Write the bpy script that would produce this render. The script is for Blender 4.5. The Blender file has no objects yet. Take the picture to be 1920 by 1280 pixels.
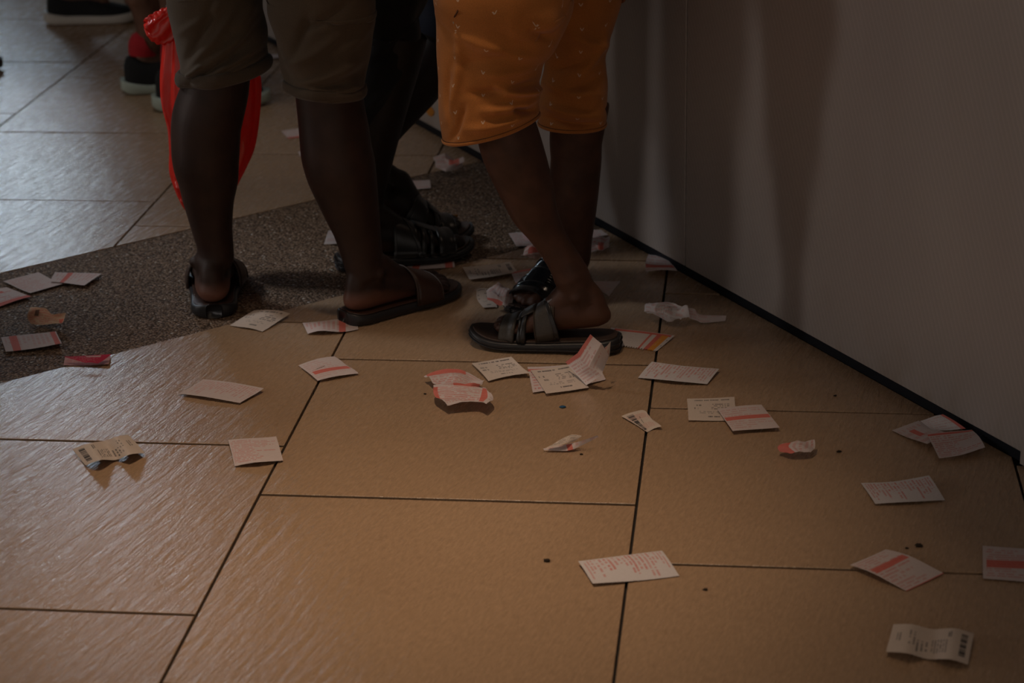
import bpy, bmesh, math, random
import numpy as np
from mathutils import Matrix, Vector

random.seed(7)
RNG = np.random.default_rng(7)
SC = bpy.context.scene
COL = SC.collection
PI = math.pi

# ------------------------------------------------------------------ camera
F, PITCH, ROLL, YAW, H = 3985.1645, 0.3592398, -0.0223729, -0.1177019, 1.4084009
cy_, sy_ = math.cos(YAW), math.sin(YAW)
cr_, sr_ = math.cos(ROLL), math.sin(ROLL)
R0 = np.array([cy_, -sy_, 0.0])
FH = np.array([sy_, cy_, 0.0])
FW = FH * math.cos(PITCH) + np.array([0, 0, -math.sin(PITCH)])
U0 = FH * math.sin(PITCH) + np.array([0, 0, math.cos(PITCH)])
RIGHT = cr_ * R0 + sr_ * U0
UP = -sr_ * R0 + cr_ * U0
EYE = np.array([0, 0, H])
cam_d = bpy.data.cameras.new('camera')
cam_d.sensor_width = 36.0
cam_d.lens = F * 36.0 / 1920.0
cam_d.clip_start = 0.05
cam_d.dof.use_dof = True
cam_d.dof.focus_distance = 3.72
cam_d.dof.aperture_fstop = 5.0
cam = bpy.data.objects.new('camera', cam_d)
COL.objects.link(cam)
M = Matrix.Identity(4)
for i in range(3):
    M[i][0] = RIGHT[i]; M[i][1] = UP[i]; M[i][2] = -FW[i]; M[i][3] = EYE[i]
cam.matrix_world = M
SC.camera = cam

# ------------------------------------------------------------------ world, exposure
SC.view_settings.view_transform = 'Standard'
SC.view_settings.look = 'None'
SC.view_settings.exposure = 0.0
SC.view_settings.gamma = 1.0
SC.view_settings.use_curve_mapping = False
W = bpy.data.worlds.new('world')
SC.world = W
W.use_nodes = True
W.node_tree.nodes['Background'].inputs[0].default_value = (1.0, 0.88, 0.78, 1)
W.node_tree.nodes['Background'].inputs[1].default_value = 0.30

LAMPS = [  # ceiling downlights and added fill lamps: x, y, z, watts, colour, beam angle, blend, label
    (-0.46, 2.55, 2.86, 57, (1.0, 0.72, 0.50), 35, 1.0, 'round ceiling downlight over the front middle tiles'),
    (-0.64, 3.08, 2.86, 82, (1.0, 0.72, 0.50), 40, 1.0, 'round ceiling downlight over the litter in front of the feet'),
    (0.25, 4.10, 2.86, 8, (1.0, 0.74, 0.55), 120, 0.6, 'round ceiling downlight behind the panel wall'),
    (-0.55, 0.30, 2.86, 9, (1.0, 0.76, 0.58), 110, 0.8, 'round ceiling downlight near the camera'),
    (-1.75, 4.75, 2.86, 26, (1.0, 0.95, 0.90), 50, 0.8, 'added fill downlight brightening the far tiles'),  # added fill to lift the far floor, no known fitting there
    (-3.60, 4.50, 2.80, 190, (0.96, 0.97, 1.0), 17, 1.0, 'added unseen spotlight brightening the red bag', (-1.1, 4.1, 0.42)),  # added spot aimed at the bag to brighten its left side
]
WINDOW = dict(x0=-4.6, x1=-2.95, z0=1.75, z1=2.20, strength=21.0, colour=(0.70, 0.86, 1.0))   # in the far wall
WINDOW2 = dict(y0=1.65, y1=2.35, z0=0.95, z1=2.35, strength=14.0, colour=(1.0, 0.90, 0.84))      # in the wall on the left

# ------------------------------------------------------------------ helpers
def ray(px, py):
    u = (px - 960) / F; v = -(py - 640) / F
    return u * RIGHT + v * UP + FW

def at(px, py, z=0.0):
    """a point on the level plane z that the pixel of the photograph shows"""
    d = ray(px, py)
    return EYE + d * ((z - H) / d[2])

def upright(px, py, base, off=0.0):
    """a point on the upright plane through base (facing the camera)"""
    d = ray(px, py)
    t = (np.dot(np.asarray(base)[:2], FH[:2]) + off) / np.dot(d, FH)
    return EYE + d * t

def proj(P):
    P = np.asarray(P, float) - EYE
    w = P @ FW
    return 960 + F * (P @ RIGHT) / w, 640 - F * (P @ UP) / w

def link(o):
    COL.objects.link(o)
    return o

def worldloc(o):
    p = np.zeros(3)
    while o is not None:
        p += np.array(o.location); o = o.parent
    return p

def meshdata(name, verts, faces, mats, smooth=True):
    me = bpy.data.meshes.new(name)
    me.from_pydata([tuple(map(float, v)) for v in verts], [], [tuple(map(int, f)) for f in faces])
    for m in (mats if isinstance(mats, (list, tuple)) else [mats]):
        me.materials.append(m)
    if smooth:
        me.polygons.foreach_set('use_smooth', np.ones(len(me.polygons), bool))
    me.update()
    return me

def mk(name, verts, faces, mat, parent=None, loc=None, smooth=True, kind=None):
    """one mesh object; verts are world coordinates"""
    off = worldloc(parent) if parent is not None else (np.zeros(3) if loc is None else np.asarray(loc, float))
    me = meshdata(name, np.asarray(verts, float) - off, faces, mat, smooth)
    o = link(bpy.data.objects.new(name, me))
    if parent is not None:
        o.parent = parent
    else:
        o.location = off
    if kind:
        o['kind'] = kind
    return o

def tag(o, label, cat, group=None):
    o['label'] = label; o['category'] = cat
    if group: o['group'] = group
    return o

def empty(name, loc, label=None, cat=None, group=None):
    o = link(bpy.data.objects.new(name, None))
    o.location = tuple(map(float, loc))
    o.empty_display_size = 0.1
    if label: tag(o, label, cat, group)
    return o

def join(shells):
    V, Fc, n = [], [], 0
    for v, f in shells:
        V.append(np.asarray(v, float)); Fc += [tuple(i + n for i in q) for q in f]; n += len(v)
    return np.vstack(V), Fc

def box(x0, x1, y0, y1, z0, z1):
    v = np.array([[x, y, z] for x in (x0, x1) for y in (y0, y1) for z in (z0, z1)], float)
    f = [(0, 1, 3, 2), (4, 6, 7, 5), (0, 4, 5, 1), (2, 3, 7, 6), (0, 2, 6, 4), (1, 5, 7, 3)]
    return v, f

def catmull(A, n):
    A = np.asarray(A, float)
    m = len(A)
    t = np.linspace(0, m - 1, n)
    i = np.clip(t.astype(int), 0, m - 2); u = (t - i)
    u = u.reshape([-1] + [1] * (A.ndim - 1))
    p0 = A[np.clip(i - 1, 0, m - 1)]; p1 = A[i]; p2 = A[i + 1]; p3 = A[np.clip(i + 2, 0, m - 1)]
    return 0.5 * (2 * p1 + (p2 - p0) * u + (2 * p0 - 5 * p1 + 4 * p2 - p3) * u ** 2 + (3 * p1 - p0 - 3 * p2 + p3) * u ** 3)

def gridfaces(m, n, wrap=True):
    f = []
    for i in range(m - 1):
        for j in range(n if wrap else n - 1):
            k = (j + 1) % n
            f.append((i * n + j, i * n + k, (i + 1) * n + k, (i + 1) * n + j))
    return f

def loft(C, RX, RY, E1, n=28, cap=True, dome=0.35, power=2.0):
    C = np.asarray(C, float); m = len(C)
    RX = np.broadcast_to(np.asarray(RX, float), (m,)); RY = np.broadcast_to(np.asarray(RY, float), (m,))
    T = np.gradient(C, axis=0); T /= np.linalg.norm(T, axis=1)[:, None]
    E = np.broadcast_to(np.asarray(E1, float), (m, 3))
    e1 = E - (E * T).sum(1)[:, None] * T; e1 /= np.linalg.norm(e1, axis=1)[:, None]
    e2 = np.cross(T, e1)
    th = np.linspace(0, 2 * PI, n, endpoint=False)
    ct, st = np.cos(th), np.sin(th)
    if power != 2.0:
        ct = np.sign(ct) * np.abs(ct) ** (2 / power); st = np.sign(st) * np.abs(st) ** (2 / power)
    V = C[:, None, :] + RX[:, None, None] * ct[None, :, None] * e1[:, None, :] + RY[:, None, None] * st[None, :, None] * e2[:, None, :]
    V = V.reshape(-1, 3)
    Fc = gridfaces(m, n)
    if cap:
        a = C[0] - T[0] * dome * min(RX[0], RY[0]); b = C[-1] + T[-1] * dome * min(RX[-1], RY[-1])
        V = np.vstack([V, a, b]); ia, ib = m * n, m * n + 1
        for j in range(n):
            k = (j + 1) % n
            Fc.append((ia, k, j)); Fc.append((ib, (m - 1) * n + j, (m - 1) * n + k))
    return V, Fc

def capsule(P, R, n=14, sub=2):
    """rounded tube along points P with radii R"""
    P = np.asarray(P, float); R = np.asarray(R, float)
    if len(P) > 2:
        k = (len(P) - 1) * sub + 1
        P = catmull(P, k); R = catmull(R, k)
    t0 = P[0] - P[1]; t0 /= np.linalg.norm(t0); t1 = P[-1] - P[-2]; t1 /= np.linalg.norm(t1)
    a = [0.93, 0.66, 0.3]
    pre = [P[0] + t0 * R[0] * k for k in a]; post = [P[-1] + t1 * R[-1] * k for k in a[::-1]]
    rp = [R[0] * math.sqrt(1 - k * k) for k in a]; rq = [R[-1] * math.sqrt(1 - k * k) for k in a[::-1]]
    C = np.vstack([pre, P, post]); RR = np.concatenate([rp, R, rq])
    ax = t1 if len(P) < 3 else P[-1] - P[0]
    ax = ax / np.linalg.norm(ax)
    e = np.array([0, 0, 1.0]) if abs(ax[2]) < 0.7 else np.array([1.0, 0, 0])
    return loft(C, RR, RR, e, n, True, 0.3)

def ellipsoid(c, r, nu=18, nv=10, Rm=None):
    V = []
    for i in range(1, nv):
        a = PI * i / nv
        for j in range(nu):
            b = 2 * PI * j / nu
            V.append((math.sin(a) * math.cos(b), math.sin(a) * math.sin(b), math.cos(a)))
    V += [(0, 0, 1), (0, 0, -1)]
    V = np.array(V) * np.asarray(r)
    if Rm is not None: V = V @ np.asarray(Rm).T
    V = V + np.asarray(c)
    f = gridfaces(nv - 1, nu); n = (nv - 1) * nu
    for j in range(nu):
        k = (j + 1) % nu
        f.append((n, k, j)); f.append((n + 1, (nv - 2) * nu + j, (nv - 2) * nu + k))
    return V, f

# ------------------------------------------------------------------ materials
class NT:
    def __init__(s, name):
        s.m = bpy.data.materials.new(name); s.m.use_nodes = True
        s.t = s.m.node_tree; s.b = s.t.nodes['Principled BSDF']
    def n(s, typ, **kw):
        nd = s.t.nodes.new(typ)
        for k, v in kw.items():
            if hasattr(nd, k) and k not in ('inputs',): setattr(nd, k, v)
        return nd
    def l(s, a, b): s.t.links.new(a, b)
    def set(s, **kw):
        for k, v in kw.items():
            k = k.replace('_', ' ')
            if k == 'Base Color' and len(v) == 3: v = (*v, 1)
            s.b.inputs[k].default_value = v
    def noise(s, vec, scale, detail=3, rough=0.5, dist=0.0):
        nd = s.n('ShaderNodeTexNoise'); nd.inputs['Scale'].default_value = scale
        nd.inputs['Distortion'].default_value = dist; nd.inputs['Detail'].default_value = detail; nd.inputs['Roughness'].default_value = rough
        if vec is not None: s.l(vec, nd.inputs['Vector'])
        return nd.outputs['Fac']
    def ramp(s, fac, stops):
        nd = s.n('ShaderNodeValToRGB'); e = nd.color_ramp.elements
        while len(e) < len(stops): e.new(0.5)
        for el, (p, c) in zip(e, stops):
            el.position = p; el.color = (*c, 1) if len(c) == 3 else c
        s.l(fac, nd.inputs[0]); return nd.outputs[0]
    def math(s, op, a, b=None, c=None, clamp=False):
        nd = s.n('ShaderNodeMath'); nd.operation = op; nd.use_clamp = clamp
        for i, x in enumerate((a, b, c)):
            if x is None: continue
            if isinstance(x, (int, float)): nd.inputs[i].default_value = x
            else: s.l(x, nd.inputs[i])
        return nd.outputs[0]
    def mix(s, fac, a, b, typ='MIX'):
        nd = s.n('ShaderNodeMix'); nd.data_type = 'RGBA'; nd.blend_type = typ
        for sock, x in ((nd.inputs[0], fac), (nd.inputs[6], a), (nd.inputs[7], b)):
            if isinstance(x, (int, float)): sock.default_value = x
            elif isinstance(x, tuple): sock.default_value = (*x, 1) if len(x) == 3 else x
            else: s.l(x, sock)
        return nd.outputs[2]
    def bump(s, h, strength=0.3, dist=0.002, prev=None):
        nd = s.n('ShaderNodeBump'); nd.inputs['Strength'].default_value = strength; nd.inputs['Distance'].default_value = dist
        s.l(h, nd.inputs['Height'])
        if prev is not None: s.l(prev, nd.inputs['Normal'])
        return nd.outputs[0]
    def pos(s, rotz=0.0, scale=(1, 1, 1), rnd=False, rot=None):
        g = s.n('ShaderNodeNewGeometry'); v = g.outputs['Position']
        if rnd:
            oi = s.n('ShaderNodeObjectInfo')
            cm = s.n('ShaderNodeCombineXYZ')
            k = s.math('MULTIPLY', oi.outputs['Random'], 37.0)
            s.l(k, cm.inputs[0]); s.l(k, cm.inputs[1])
            va = s.n('ShaderNodeVectorMath'); va.operation = 'ADD'
            s.l(v, va.inputs[0]); s.l(cm.outputs[0], va.inputs[1]); v = va.outputs[0]
        mp = s.n('ShaderNodeMapping')
        s.l(v, mp.inputs['Vector'])
        mp.inputs['Rotation'].default_value = rot or (0, 0, rotz)
        mp2 = s.n('ShaderNodeMapping'); s.l(mp.outputs[0], mp2.inputs['Vector'])
        mp2.inputs['Scale'].default_value = scale
        return mp2.outputs[0]
    def done(s, normal=None, color=None, rough=None):
        if normal is not None: s.l(normal, s.b.inputs['Normal'])
        if color is not None: s.l(color, s.b.inputs['Base Color'])
        if rough is not None: s.l(rough, s.b.inputs['Roughness'])
        return s.m

def plain(name, c, rough=0.6, spec=0.5, bump=0.0, bscale=400):
    s = NT(name); s.set(Base_Color=c, Roughness=rough, Specular_IOR_Level=spec)
    v = s.noise(s.pos(), bscale, 3)
    col = s.ramp(v, [(0.25, tuple(k * 0.85 for k in c)), (0.75, tuple(min(1, k * 1.12) for k in c))])
    return s.done(s.bump(v, bump, 0.001) if bump else None, col)

def tile_mat():
    s = NT('riven stone tile')
    g = s.pos(math.radians(-77), (9.0, 58.0, 20.0), rnd=True)     # short streaks of the riven face
    g2 = s.pos(math.radians(-72), (24.0, 150.0, 40.0), rnd=True)
    iso = s.pos(0, (1, 1, 1), rnd=True)
    a = s.noise(g, 1.0, 5, 0.66, 0.35); b = s.noise(g2, 1.0, 4, 0.65, 0.2); c = s.noise(iso, 300, 3, 0.6)
    big = s.noise(iso, 2.2, 3)
    fine = s.noise(iso, 900, 2)
    col = s.ramp(big, [(0.3, (0.43, 0.286, 0.176)), (0.7, (0.50, 0.337, 0.210))])
    grain = s.ramp(s.noise(s.pos(math.radians(-77), (60, 220, 60), rnd=True), 1.0, 3), [(0.3, (0.86, 0.86, 0.86)), (0.7, (1.08, 1.08, 1.08))])
    col = s.mix(1.0, col, grain, 'MULTIPLY')
    col = s.mix(1.0, col, s.ramp(fine, [(0.3, (0.86, 0.86, 0.86)), (0.7, (1.1, 1.1, 1.1))]), 'MULTIPLY')
    dirt = s.ramp(s.noise(iso, 38, 4, 0.7), [(0.66, (1, 1, 1)), (0.8, (0.62, 0.58, 0.55))])
    col = s.mix(0.8, col, dirt, 'MULTIPLY')
    n = s.bump(a, 0.55, 0.0042)
    n = s.bump(b, 0.5, 0.0016, n)
    n = s.bump(c, 0.35, 0.0007, n)
    s.set(Specular_IOR_Level=0.5)
    r = s.ramp(s.noise(g, 2.0, 3), [(0.3, (0.20,) * 3), (0.7, (0.31,) * 3)])
    return s.done(n, col, r)

def pebble_mat():
    s = NT('pebble wash')
    p = s.pos()
    v = s.n('ShaderNodeTexVoronoi'); v.inputs['Scale'].default_value = 210; s.l(p, v.inputs['Vector'])
    v2 = s.n('ShaderNodeTexVoronoi'); v2.inputs['Scale'].default_value = 330; s.l(p, v2.inputs['Vector'])
    sp = s.n('ShaderNodeSeparateColor'); s.l(v.outputs['Color'], sp.inputs[0])
    col = s.ramp(sp.outputs[0], [(0.0, (0.12, 0.072, 0.044)), (0.45, (0.27, 0.175, 0.112)), (0.8, (0.38, 0.26, 0.175)), (0.975, (0.46, 0.33, 0.24)), (1.0, (0.85, 0.8, 0.7))])
    edge = s.ramp(v.outputs['Distance'], [(0.25, (1, 1, 1)), (0.75, (0.3, 0.3, 0.3))])
    col = s.mix(1.0, col, edge, 'MULTIPLY')
    h = s.math('MULTIPLY', v.outputs['Distance'], -1.0)
    n = s.bump(h, 0.7, 0.004)
    s.set(Specular_IOR_Level=0.22)
    r = s.ramp(sp.outputs[1], [(0.0, (0.8,) * 3), (0.9, (0.6,) * 3), (1.0, (0.2,) * 3)])
    return s.done(n, col, r)

def wall_mat():
    s = NT('ribbed laminate panel')
    # fine slanted ribs running over the panel face
    d = np.array([0.531, -0.8474])
    g = s.n('ShaderNodeNewGeometry'); sx = s.n('ShaderNodeSeparateXYZ'); s.l(g.outputs['Position'], sx.inputs[0])
    al = s.math('ADD', s.math('MULTIPLY', sx.outputs[0], float(d[0])), s.math('MULTIPLY', sx.outputs[1], float(d[1])))
    t = s.math('ADD', al, s.math('MULTIPLY', sx.outputs[2], 0.5))
    w = s.math('SINE', s.math('MULTIPLY', t, 2 * PI / 0.0125))
    iso = s.pos()
    streak = s.noise(s.pos(0, (22, 22, 2.2)), 1.0, 4, 0.6)
    big = s.noise(s.pos(0, (3, 3, 1.2)), 1.0, 3)
    col = s.ramp(big, [(0.3, (0.40, 0.365, 0.35)), (0.7, (0.47, 0.435, 0.415))])
    col = s.mix(0.5, col, s.ramp(streak, [(0.3, (1.0, 1.0, 1.0)), (0.68, (0.96, 0.93, 0.9)), (0.85, (0.6, 0.5, 0.4))]), 'MULTIPLY')
    # old tea-coloured scuffing near the bottom edge
    low = s.math('SUBTRACT', 1.0, s.math('MULTIPLY', sx.outputs[2], 7.0), clamp=True)
    sc = s.math('MULTIPLY', low, s.ramp(s.noise(s.pos(0, (9, 9, 5)), 1.0, 4), [(0.52, (0, 0, 0)), (0.75, (1, 1, 1))]))
    col = s.mix(s.math('MULTIPLY', sc, 0.6), col, (0.25, 0.16, 0.07))
    col = s.mix(1.0, col, s.ramp(w, [(0.0, (0.93,) * 3), (1.0, (1.03,) * 3)]), 'MULTIPLY')
    n = s.bump(w, 0.12, 0.0006)
    n = s.bump(s.noise(iso, 600, 2), 0.12, 0.0004, n)
    s.set(Roughness=0.34, Specular_IOR_Level=0.7)
    return s.done(n, col)

def skin_mat(name, c, heel):
    s = NT(name)
    iso = s.pos()
    a = s.n('ShaderNodeAttribute'); a.attribute_name = 'paint'
    v = s.noise(iso, 26, 4); f = s.noise(iso, 500, 3)
    base = s.ramp(v, [(0.3, tuple(k * 0.75 for k in c)), (0.7, tuple(k * 1.3 for k in c))])
    col = s.mix(a.outputs['Fac'], base, heel)
    n = s.bump(f, 0.2, 0.0006); n = s.bump(s.noise(iso, 60, 3), 0.15, 0.002, n)
    s.set(Roughness=0.52, Specular_IOR_Level=0.4)
    return s.done(n, col)

def cloth_mat(name, c, rough=0.85, marks=False):
    s = NT(name)
    iso = s.pos()
    f = s.noise(iso, 700, 2); v = s.noise(iso, 14, 4)
    col = s.ramp(v, [(0.3, tuple(k * 0.88 for k in c)), (0.7, tuple(min(1, k * 1.1) for k in c))])
    col = s.mix(1.0, col, s.ramp(f, [(0.3, (0.85,) * 3), (0.7, (1.12,) * 3)]), 'MULTIPLY')
    if marks:   # printed little arrowheads in staggered rows, measured in metres on the cloth
        uv = s.n('ShaderNodeUVMap'); uv.uv_map = 'cloth'
        sp = s.n('ShaderNodeSeparateXYZ'); s.l(uv.outputs[0], sp.inputs[0])
        PX, PY = 0.104, 0.025
        row = s.math('FLOOR', s.math('DIVIDE', sp.outputs[1], PY))
        odd = s.math('MODULO', s.math('ABSOLUTE', row), 2.0)
        uu = s.math('ADD', sp.outputs[0], s.math('MULTIPLY', odd, PX / 2))
        cu = s.math('SUBTRACT', s.math('FRACT', s.math('DIVIDE', uu, PX)), 0.5)
        cv = s.math('SUBTRACT', s.math('FRACT', s.math('DIVIDE', sp.outputs[1], PY)), 0.5)
        x = s.math('ABSOLUTE', s.math('MULTIPLY', cu, PX)); y = s.math('MULTIPLY', cv, PY)
        # a small v : |x| close to a line that opens upwards
        lim = s.math('ADD', s.math('MULTIPLY', y, 0.62), 0.0019)
        on = s.math('LESS_THAN', s.math('ABSOLUTE', s.math('SUBTRACT', x, s.math('MULTIPLY', lim, 0.75))), 0.0010)
        on = s.math('MULTIPLY', on, s.math('LESS_THAN', s.math('ABSOLUTE', y), 0.0029))
        col = s.mix(s.math('MULTIPLY', on, 0.75), col, (0.75, 0.6, 0.45))
    s.set(Roughness=rough, Specular_IOR_Level=0.2, Sheen_Weight=0.15)
    return s.done(s.bump(f, 0.25, 0.0005), col)

def leather_mat(name, c, rough=0.38):
    s = NT(name)
    v = s.noise(s.pos(), 330, 3)
    s.set(Roughness=rough, Specular_IOR_Level=0.55)
    col = s.ramp(v, [(0.3, tuple(k * 0.8 for k in c)), (0.7, tuple(k * 1.2 for k in c))])
    return s.done(s.bump(v, 0.25, 0.0006), col)

def plastic_bag_mat():
    s = NT('thin red plastic')
    t = s.t
    g = s.n('ShaderNodeBsdfDiffuse'); g.inputs[0].default_value = (0.85, 0.045, 0.03, 1)
    tr = s.n('ShaderNodeBsdfTranslucent'); tr.inputs[0].default_value = (1.0, 0.06, 0.035, 1)
    gl = s.n('ShaderNodeBsdfGlossy'); gl.inputs['Roughness'].default_value = 0.22
    nz = s.bump(s.noise(s.pos(0, (30, 30, 6)), 1.0, 4), 0.4, 0.012)
    for nd in (g, tr, gl): s.l(nz, nd.inputs['Normal'])
    m1 = s.n('ShaderNodeMixShader'); m1.inputs[0].default_value = 0.36; s.l(g.outputs[0], m1.inputs[1]); s.l(tr.outputs[0], m1.inputs[2])
    m2 = s.n('ShaderNodeMixShader'); m2.inputs[0].default_value = 0.07; s.l(m1.outputs[0], m2.inputs[1]); s.l(gl.outputs[0], m2.inputs[2])
    s.l(m2.outputs[0], t.nodes['Material Output'].inputs['Surface'])
    return s.m

def paper_mat():
    s = NT('printed paper')
    a = s.n('ShaderNodeAttribute'); a.attribute_name = 'print'
    f = s.noise(s.pos(), 260, 3)
    col = s.mix(1.0, a.outputs['Color'], s.ramp(f, [(0.3, (0.94,) * 3), (0.7, (1.0,) * 3)]), 'MULTIPLY')
    s.set(Roughness=0.75, Specular_IOR_Level=0.25)
    return s.done(s.bump(f, 0.25, 0.0008), col)

def emit_mat(name, c, k):
    s = NT(name)
    e = s.n('ShaderNodeEmission'); e.inputs[0].default_value = (*c, 1); e.inputs[1].default_value = k
    s.l(e.outputs[0], s.t.nodes['Material Output'].inputs['Surface'])
    return s.m

MT = dict(
    tile=tile_mat(), pebble=pebble_mat(), wall=wall_mat(),
    grout=plain('dark grout', (0.018, 0.014, 0.012), 0.9),
    navy=plain('dark blue skirting', (0.008, 0.011, 0.018), 0.5, 0.25),
    backing=plain('dark backing', (0.02, 0.02, 0.02), 0.8),
    paint=plain('grey wall paint', (0.42, 0.40, 0.38), 0.8),
    ceil=plain('ceiling paint', (0.30, 0.28, 0.26), 0.9),
    metal=plain('grey metal frame', (0.25, 0.26, 0.28), 0.4),
    skinA=skin_mat('dark skin', (0.034, 0.0155, 0.0105), (0.20, 0.085, 0.058)),
    skinB=skin_mat('very dark skin', (0.014, 0.0075, 0.0055), (0.10, 0.045, 0.03)),
    skinC=skin_mat('brown skin', (0.075, 0.032, 0.019), (0.115, 0.05, 0.027)),
    skinE=skin_mat('tan skin', (0.13, 0.065, 0.042), (0.2, 0.1, 0.07)),
    olive=cloth_mat('olive brown cotton', (0.098, 0.073, 0.050)),
    olive_hem=cloth_mat('olive brown rolled cotton', (0.088, 0.066, 0.047)),
    charcoal=cloth_mat('charcoal cotton', (0.017, 0.018, 0.020)),
    navycloth=cloth_mat('navy cotton', (0.012, 0.016, 0.032)),
    orange=cloth_mat('orange printed cotton', (0.50, 0.185, 0.045), marks=True),
    orange_hem=cloth_mat('orange hem cotton', (0.50, 0.185, 0.045)),
    greycloth=cloth_mat('grey jersey', (0.12, 0.12, 0.13)),
    white_mark=plain('metal zip', (0.4, 0.36, 0.3), 0.35),
    thread=plain('dark stitching', (0.10, 0.035, 0.01), 0.9),
    hair=plain('black hair', (0.01, 0.008, 0.007), 0.6),
    rubber=leather_mat('black rubber sole', (0.018, 0.018, 0.021), 0.42),
    blackleather=leather_mat('black leather', (0.016, 0.015, 0.015), 0.33),
    darkleather=leather_mat('worn dark leather', (0.052, 0.045, 0.037), 0.45),
    gloss=leather_mat('glossy black leather', (0.008, 0.009, 0.011), 0.16),
    brown=leather_mat('dark brown leather', (0.050, 0.022, 0.014), 0.42),
    insole=leather_mat('brown insole', (0.045, 0.024, 0.016), 0.55),
    white_rubber=plain('off white rubber', (0.62, 0.60, 0.55), 0.5),
    green_rubber=plain('pale green rubber', (0.42, 0.50, 0.44), 0.5),
    knit=plain('black knit', (0.008, 0.009, 0.011), 0.85),
    redknit=plain('red knit', (0.42, 0.013, 0.022), 0.9),
    bag=plastic_bag_mat(), paper=paper_mat(),
    straw=plain('yellow plastic', (0.55, 0.24, 0.03), 0.4),
    blue=plain('blue plastic', (0.01, 0.10, 0.22), 0.4),
    crumb=plain('dark crumbs', (0.03, 0.018, 0.01), 0.9),
    sticker=plain('orange sticker', (0.55, 0.22, 0.02), 0.6),
    brownshoe=leather_mat('brown suede', (0.05, 0.032, 0.02), 0.7),
)

# ------------------------------------------------------------------ lamps and window light
def build_lamps():
    for i, (x, y, z, wt, c, ang, bl, lb, *aim) in enumerate(LAMPS):
        v, f = loft([(x, y, z - 0.01), (x, y, z + 0.05)], [0.075, 0.075], [0.075, 0.075], (1, 0, 0), 24, True, 0.0)
        r = tag(mk('downlight', v, f, MT['metal'], loc=(x, y, z)), lb, 'ceiling light', 'ceiling downlights')
        ld = bpy.data.lights.new('lamp_bulb', 'SPOT'); ld.energy = wt; ld.color = c
        ld.spot_size = math.radians(ang); ld.spot_blend = bl; ld.shadow_soft_size = 0.30 if aim else 0.08
        lo = link(bpy.data.objects.new('lamp_bulb', ld)); lo.parent = r; lo.location = (0, 0, -0.03)
        if aim: lo.rotation_euler = (Vector(aim[0]) - Vector((x, y, z - .03))).to_track_quat('-Z', 'Y').to_euler()
build_lamps()

# ------------------------------------------------------------------ the setting
X0, X1, Y0, Y1, ZC = -8.0, 3.6, -2.6, 10.5, 2.9
Wd = np.array([0.531, -0.8474]); Wd /= np.linalg.norm(Wd)
Wn = np.array([Wd[1], -Wd[0]])             # towards the room
W0 = np.array([-0.1293, 4.1244])

floor = mk('floor', *box(X0, X1, Y0, Y1, -0.05, -0.007), MT['grout'], loc=(0, 0, 0), smooth=False, kind='structure')
tag(floor, 'stone tile floor with a dark pebble band', 'floor'); del floor['category']

def clip(poly, n, d):
    """keep the part of the polygon where n.p <= d"""
    out = []
    for i in range(len(poly)):
        a, b = poly[i], poly[(i + 1) % len(poly)]
        da, db = np.dot(n, a) - d, np.dot(n, b) - d
        if da <= 0: out.append(a)
        if da * db < 0: out.append(a + (b - a) * (da / (da - db)))
    return out

def area(p):
    p = np.array(p); x, y = p[:, 0], p[:, 1]
    return 0.5 * abs(np.dot(x, np.roll(y, -1)) - np.dot(y, np.roll(x, -1)))

def slab(poly, top=0.0, bot=-0.012, bev=0.0007):
    p = np.array(poly); c = p.mean(0); n = len(p)
    d = c - p; d /= np.linalg.norm(d, axis=1)[:, None]
    q = p + d * bev * 1.4
    V = np.vstack([np.c_[p, np.full(n, bot)], np.c_[p, np.full(n, top - bev * 0.7)], np.c_[q, np.full(n, top)]])
    f = []
    for i in range(n):
        k = (i + 1) % n
        f += [(i, k, n + k, n + i), (n + i, n + k, 2 * n + k, 2 * n + i)]
    f.append(tuple(range(2 * n, 3 * n)))
    return V, f

B_lo = [at(0, 718)[:2], at(660, 548)[:2]]
B_up = [at(0, 512)[:2], at(600, 372)[:2]]
def hp(a, b):     # half plane: points with n.p <= d lie to the right of a->b (towards the camera)
    t = (b - a) / np.linalg.norm(b - a); n = np.array([-t[1], t[0]])
    return n, float(np.dot(n, a))
nlo, dlo = hp(*B_lo); nup, dup_ = hp(*B_up)
nw, dw = -Wn, float(np.dot(-Wn, W0)) + 0.004
OFFS = {-1: 5.984, 0: 4.596, 1: 3.208, 2: 3.615, 3: 3.412}
GX = -1.96641
field = []
J, K = 0.0023, 0.0036
for c in range(-11, 10):
    off = OFFS.get(c, 3.208 + 0.4 * (c - 1))
    for k in range(-25, 26):
        x0, y0 = GX + 0.6 * c, off + 0.6 * k
        y0 = Y0 + ((off - Y0) % 0.6) - 0.6 + 0.6 * (k + 25)
        if x0 > X1 or x0 + 0.6 < X0 or y0 > Y1: continue
        base = [np.array(q) for q in ((x0 + J, y0 + K), (x0 + 0.6 - J, y0 + K), (x0 + 0.6 - J, y0 + 0.6 - K), (x0 + J, y0 + 0.6 - K))]
        for n, d in ((nlo, dlo - 0.001), (-nup, -dup_ - 0.001)):
            p = clip(base, n, d)
            if len(p) < 3: continue
            p = clip(p, nw, dw)
            if len(p) < 3 or area(p) < 4e-4: continue
            cx, cy = np.mean(p, axis=0)
            s = slab(p, top=random.uniform(-0.0005, 0.0004))
            if -3.3 < cx < 1.3 and 1.7 < cy < 7.9:
                mk('tile', *s, MT['tile'], parent=floor, smooth=False)
            else:
                field.append(s)
mk('tile_field', *join(field), MT['tile'], parent=floor, smooth=False, kind='stuff')
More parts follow.
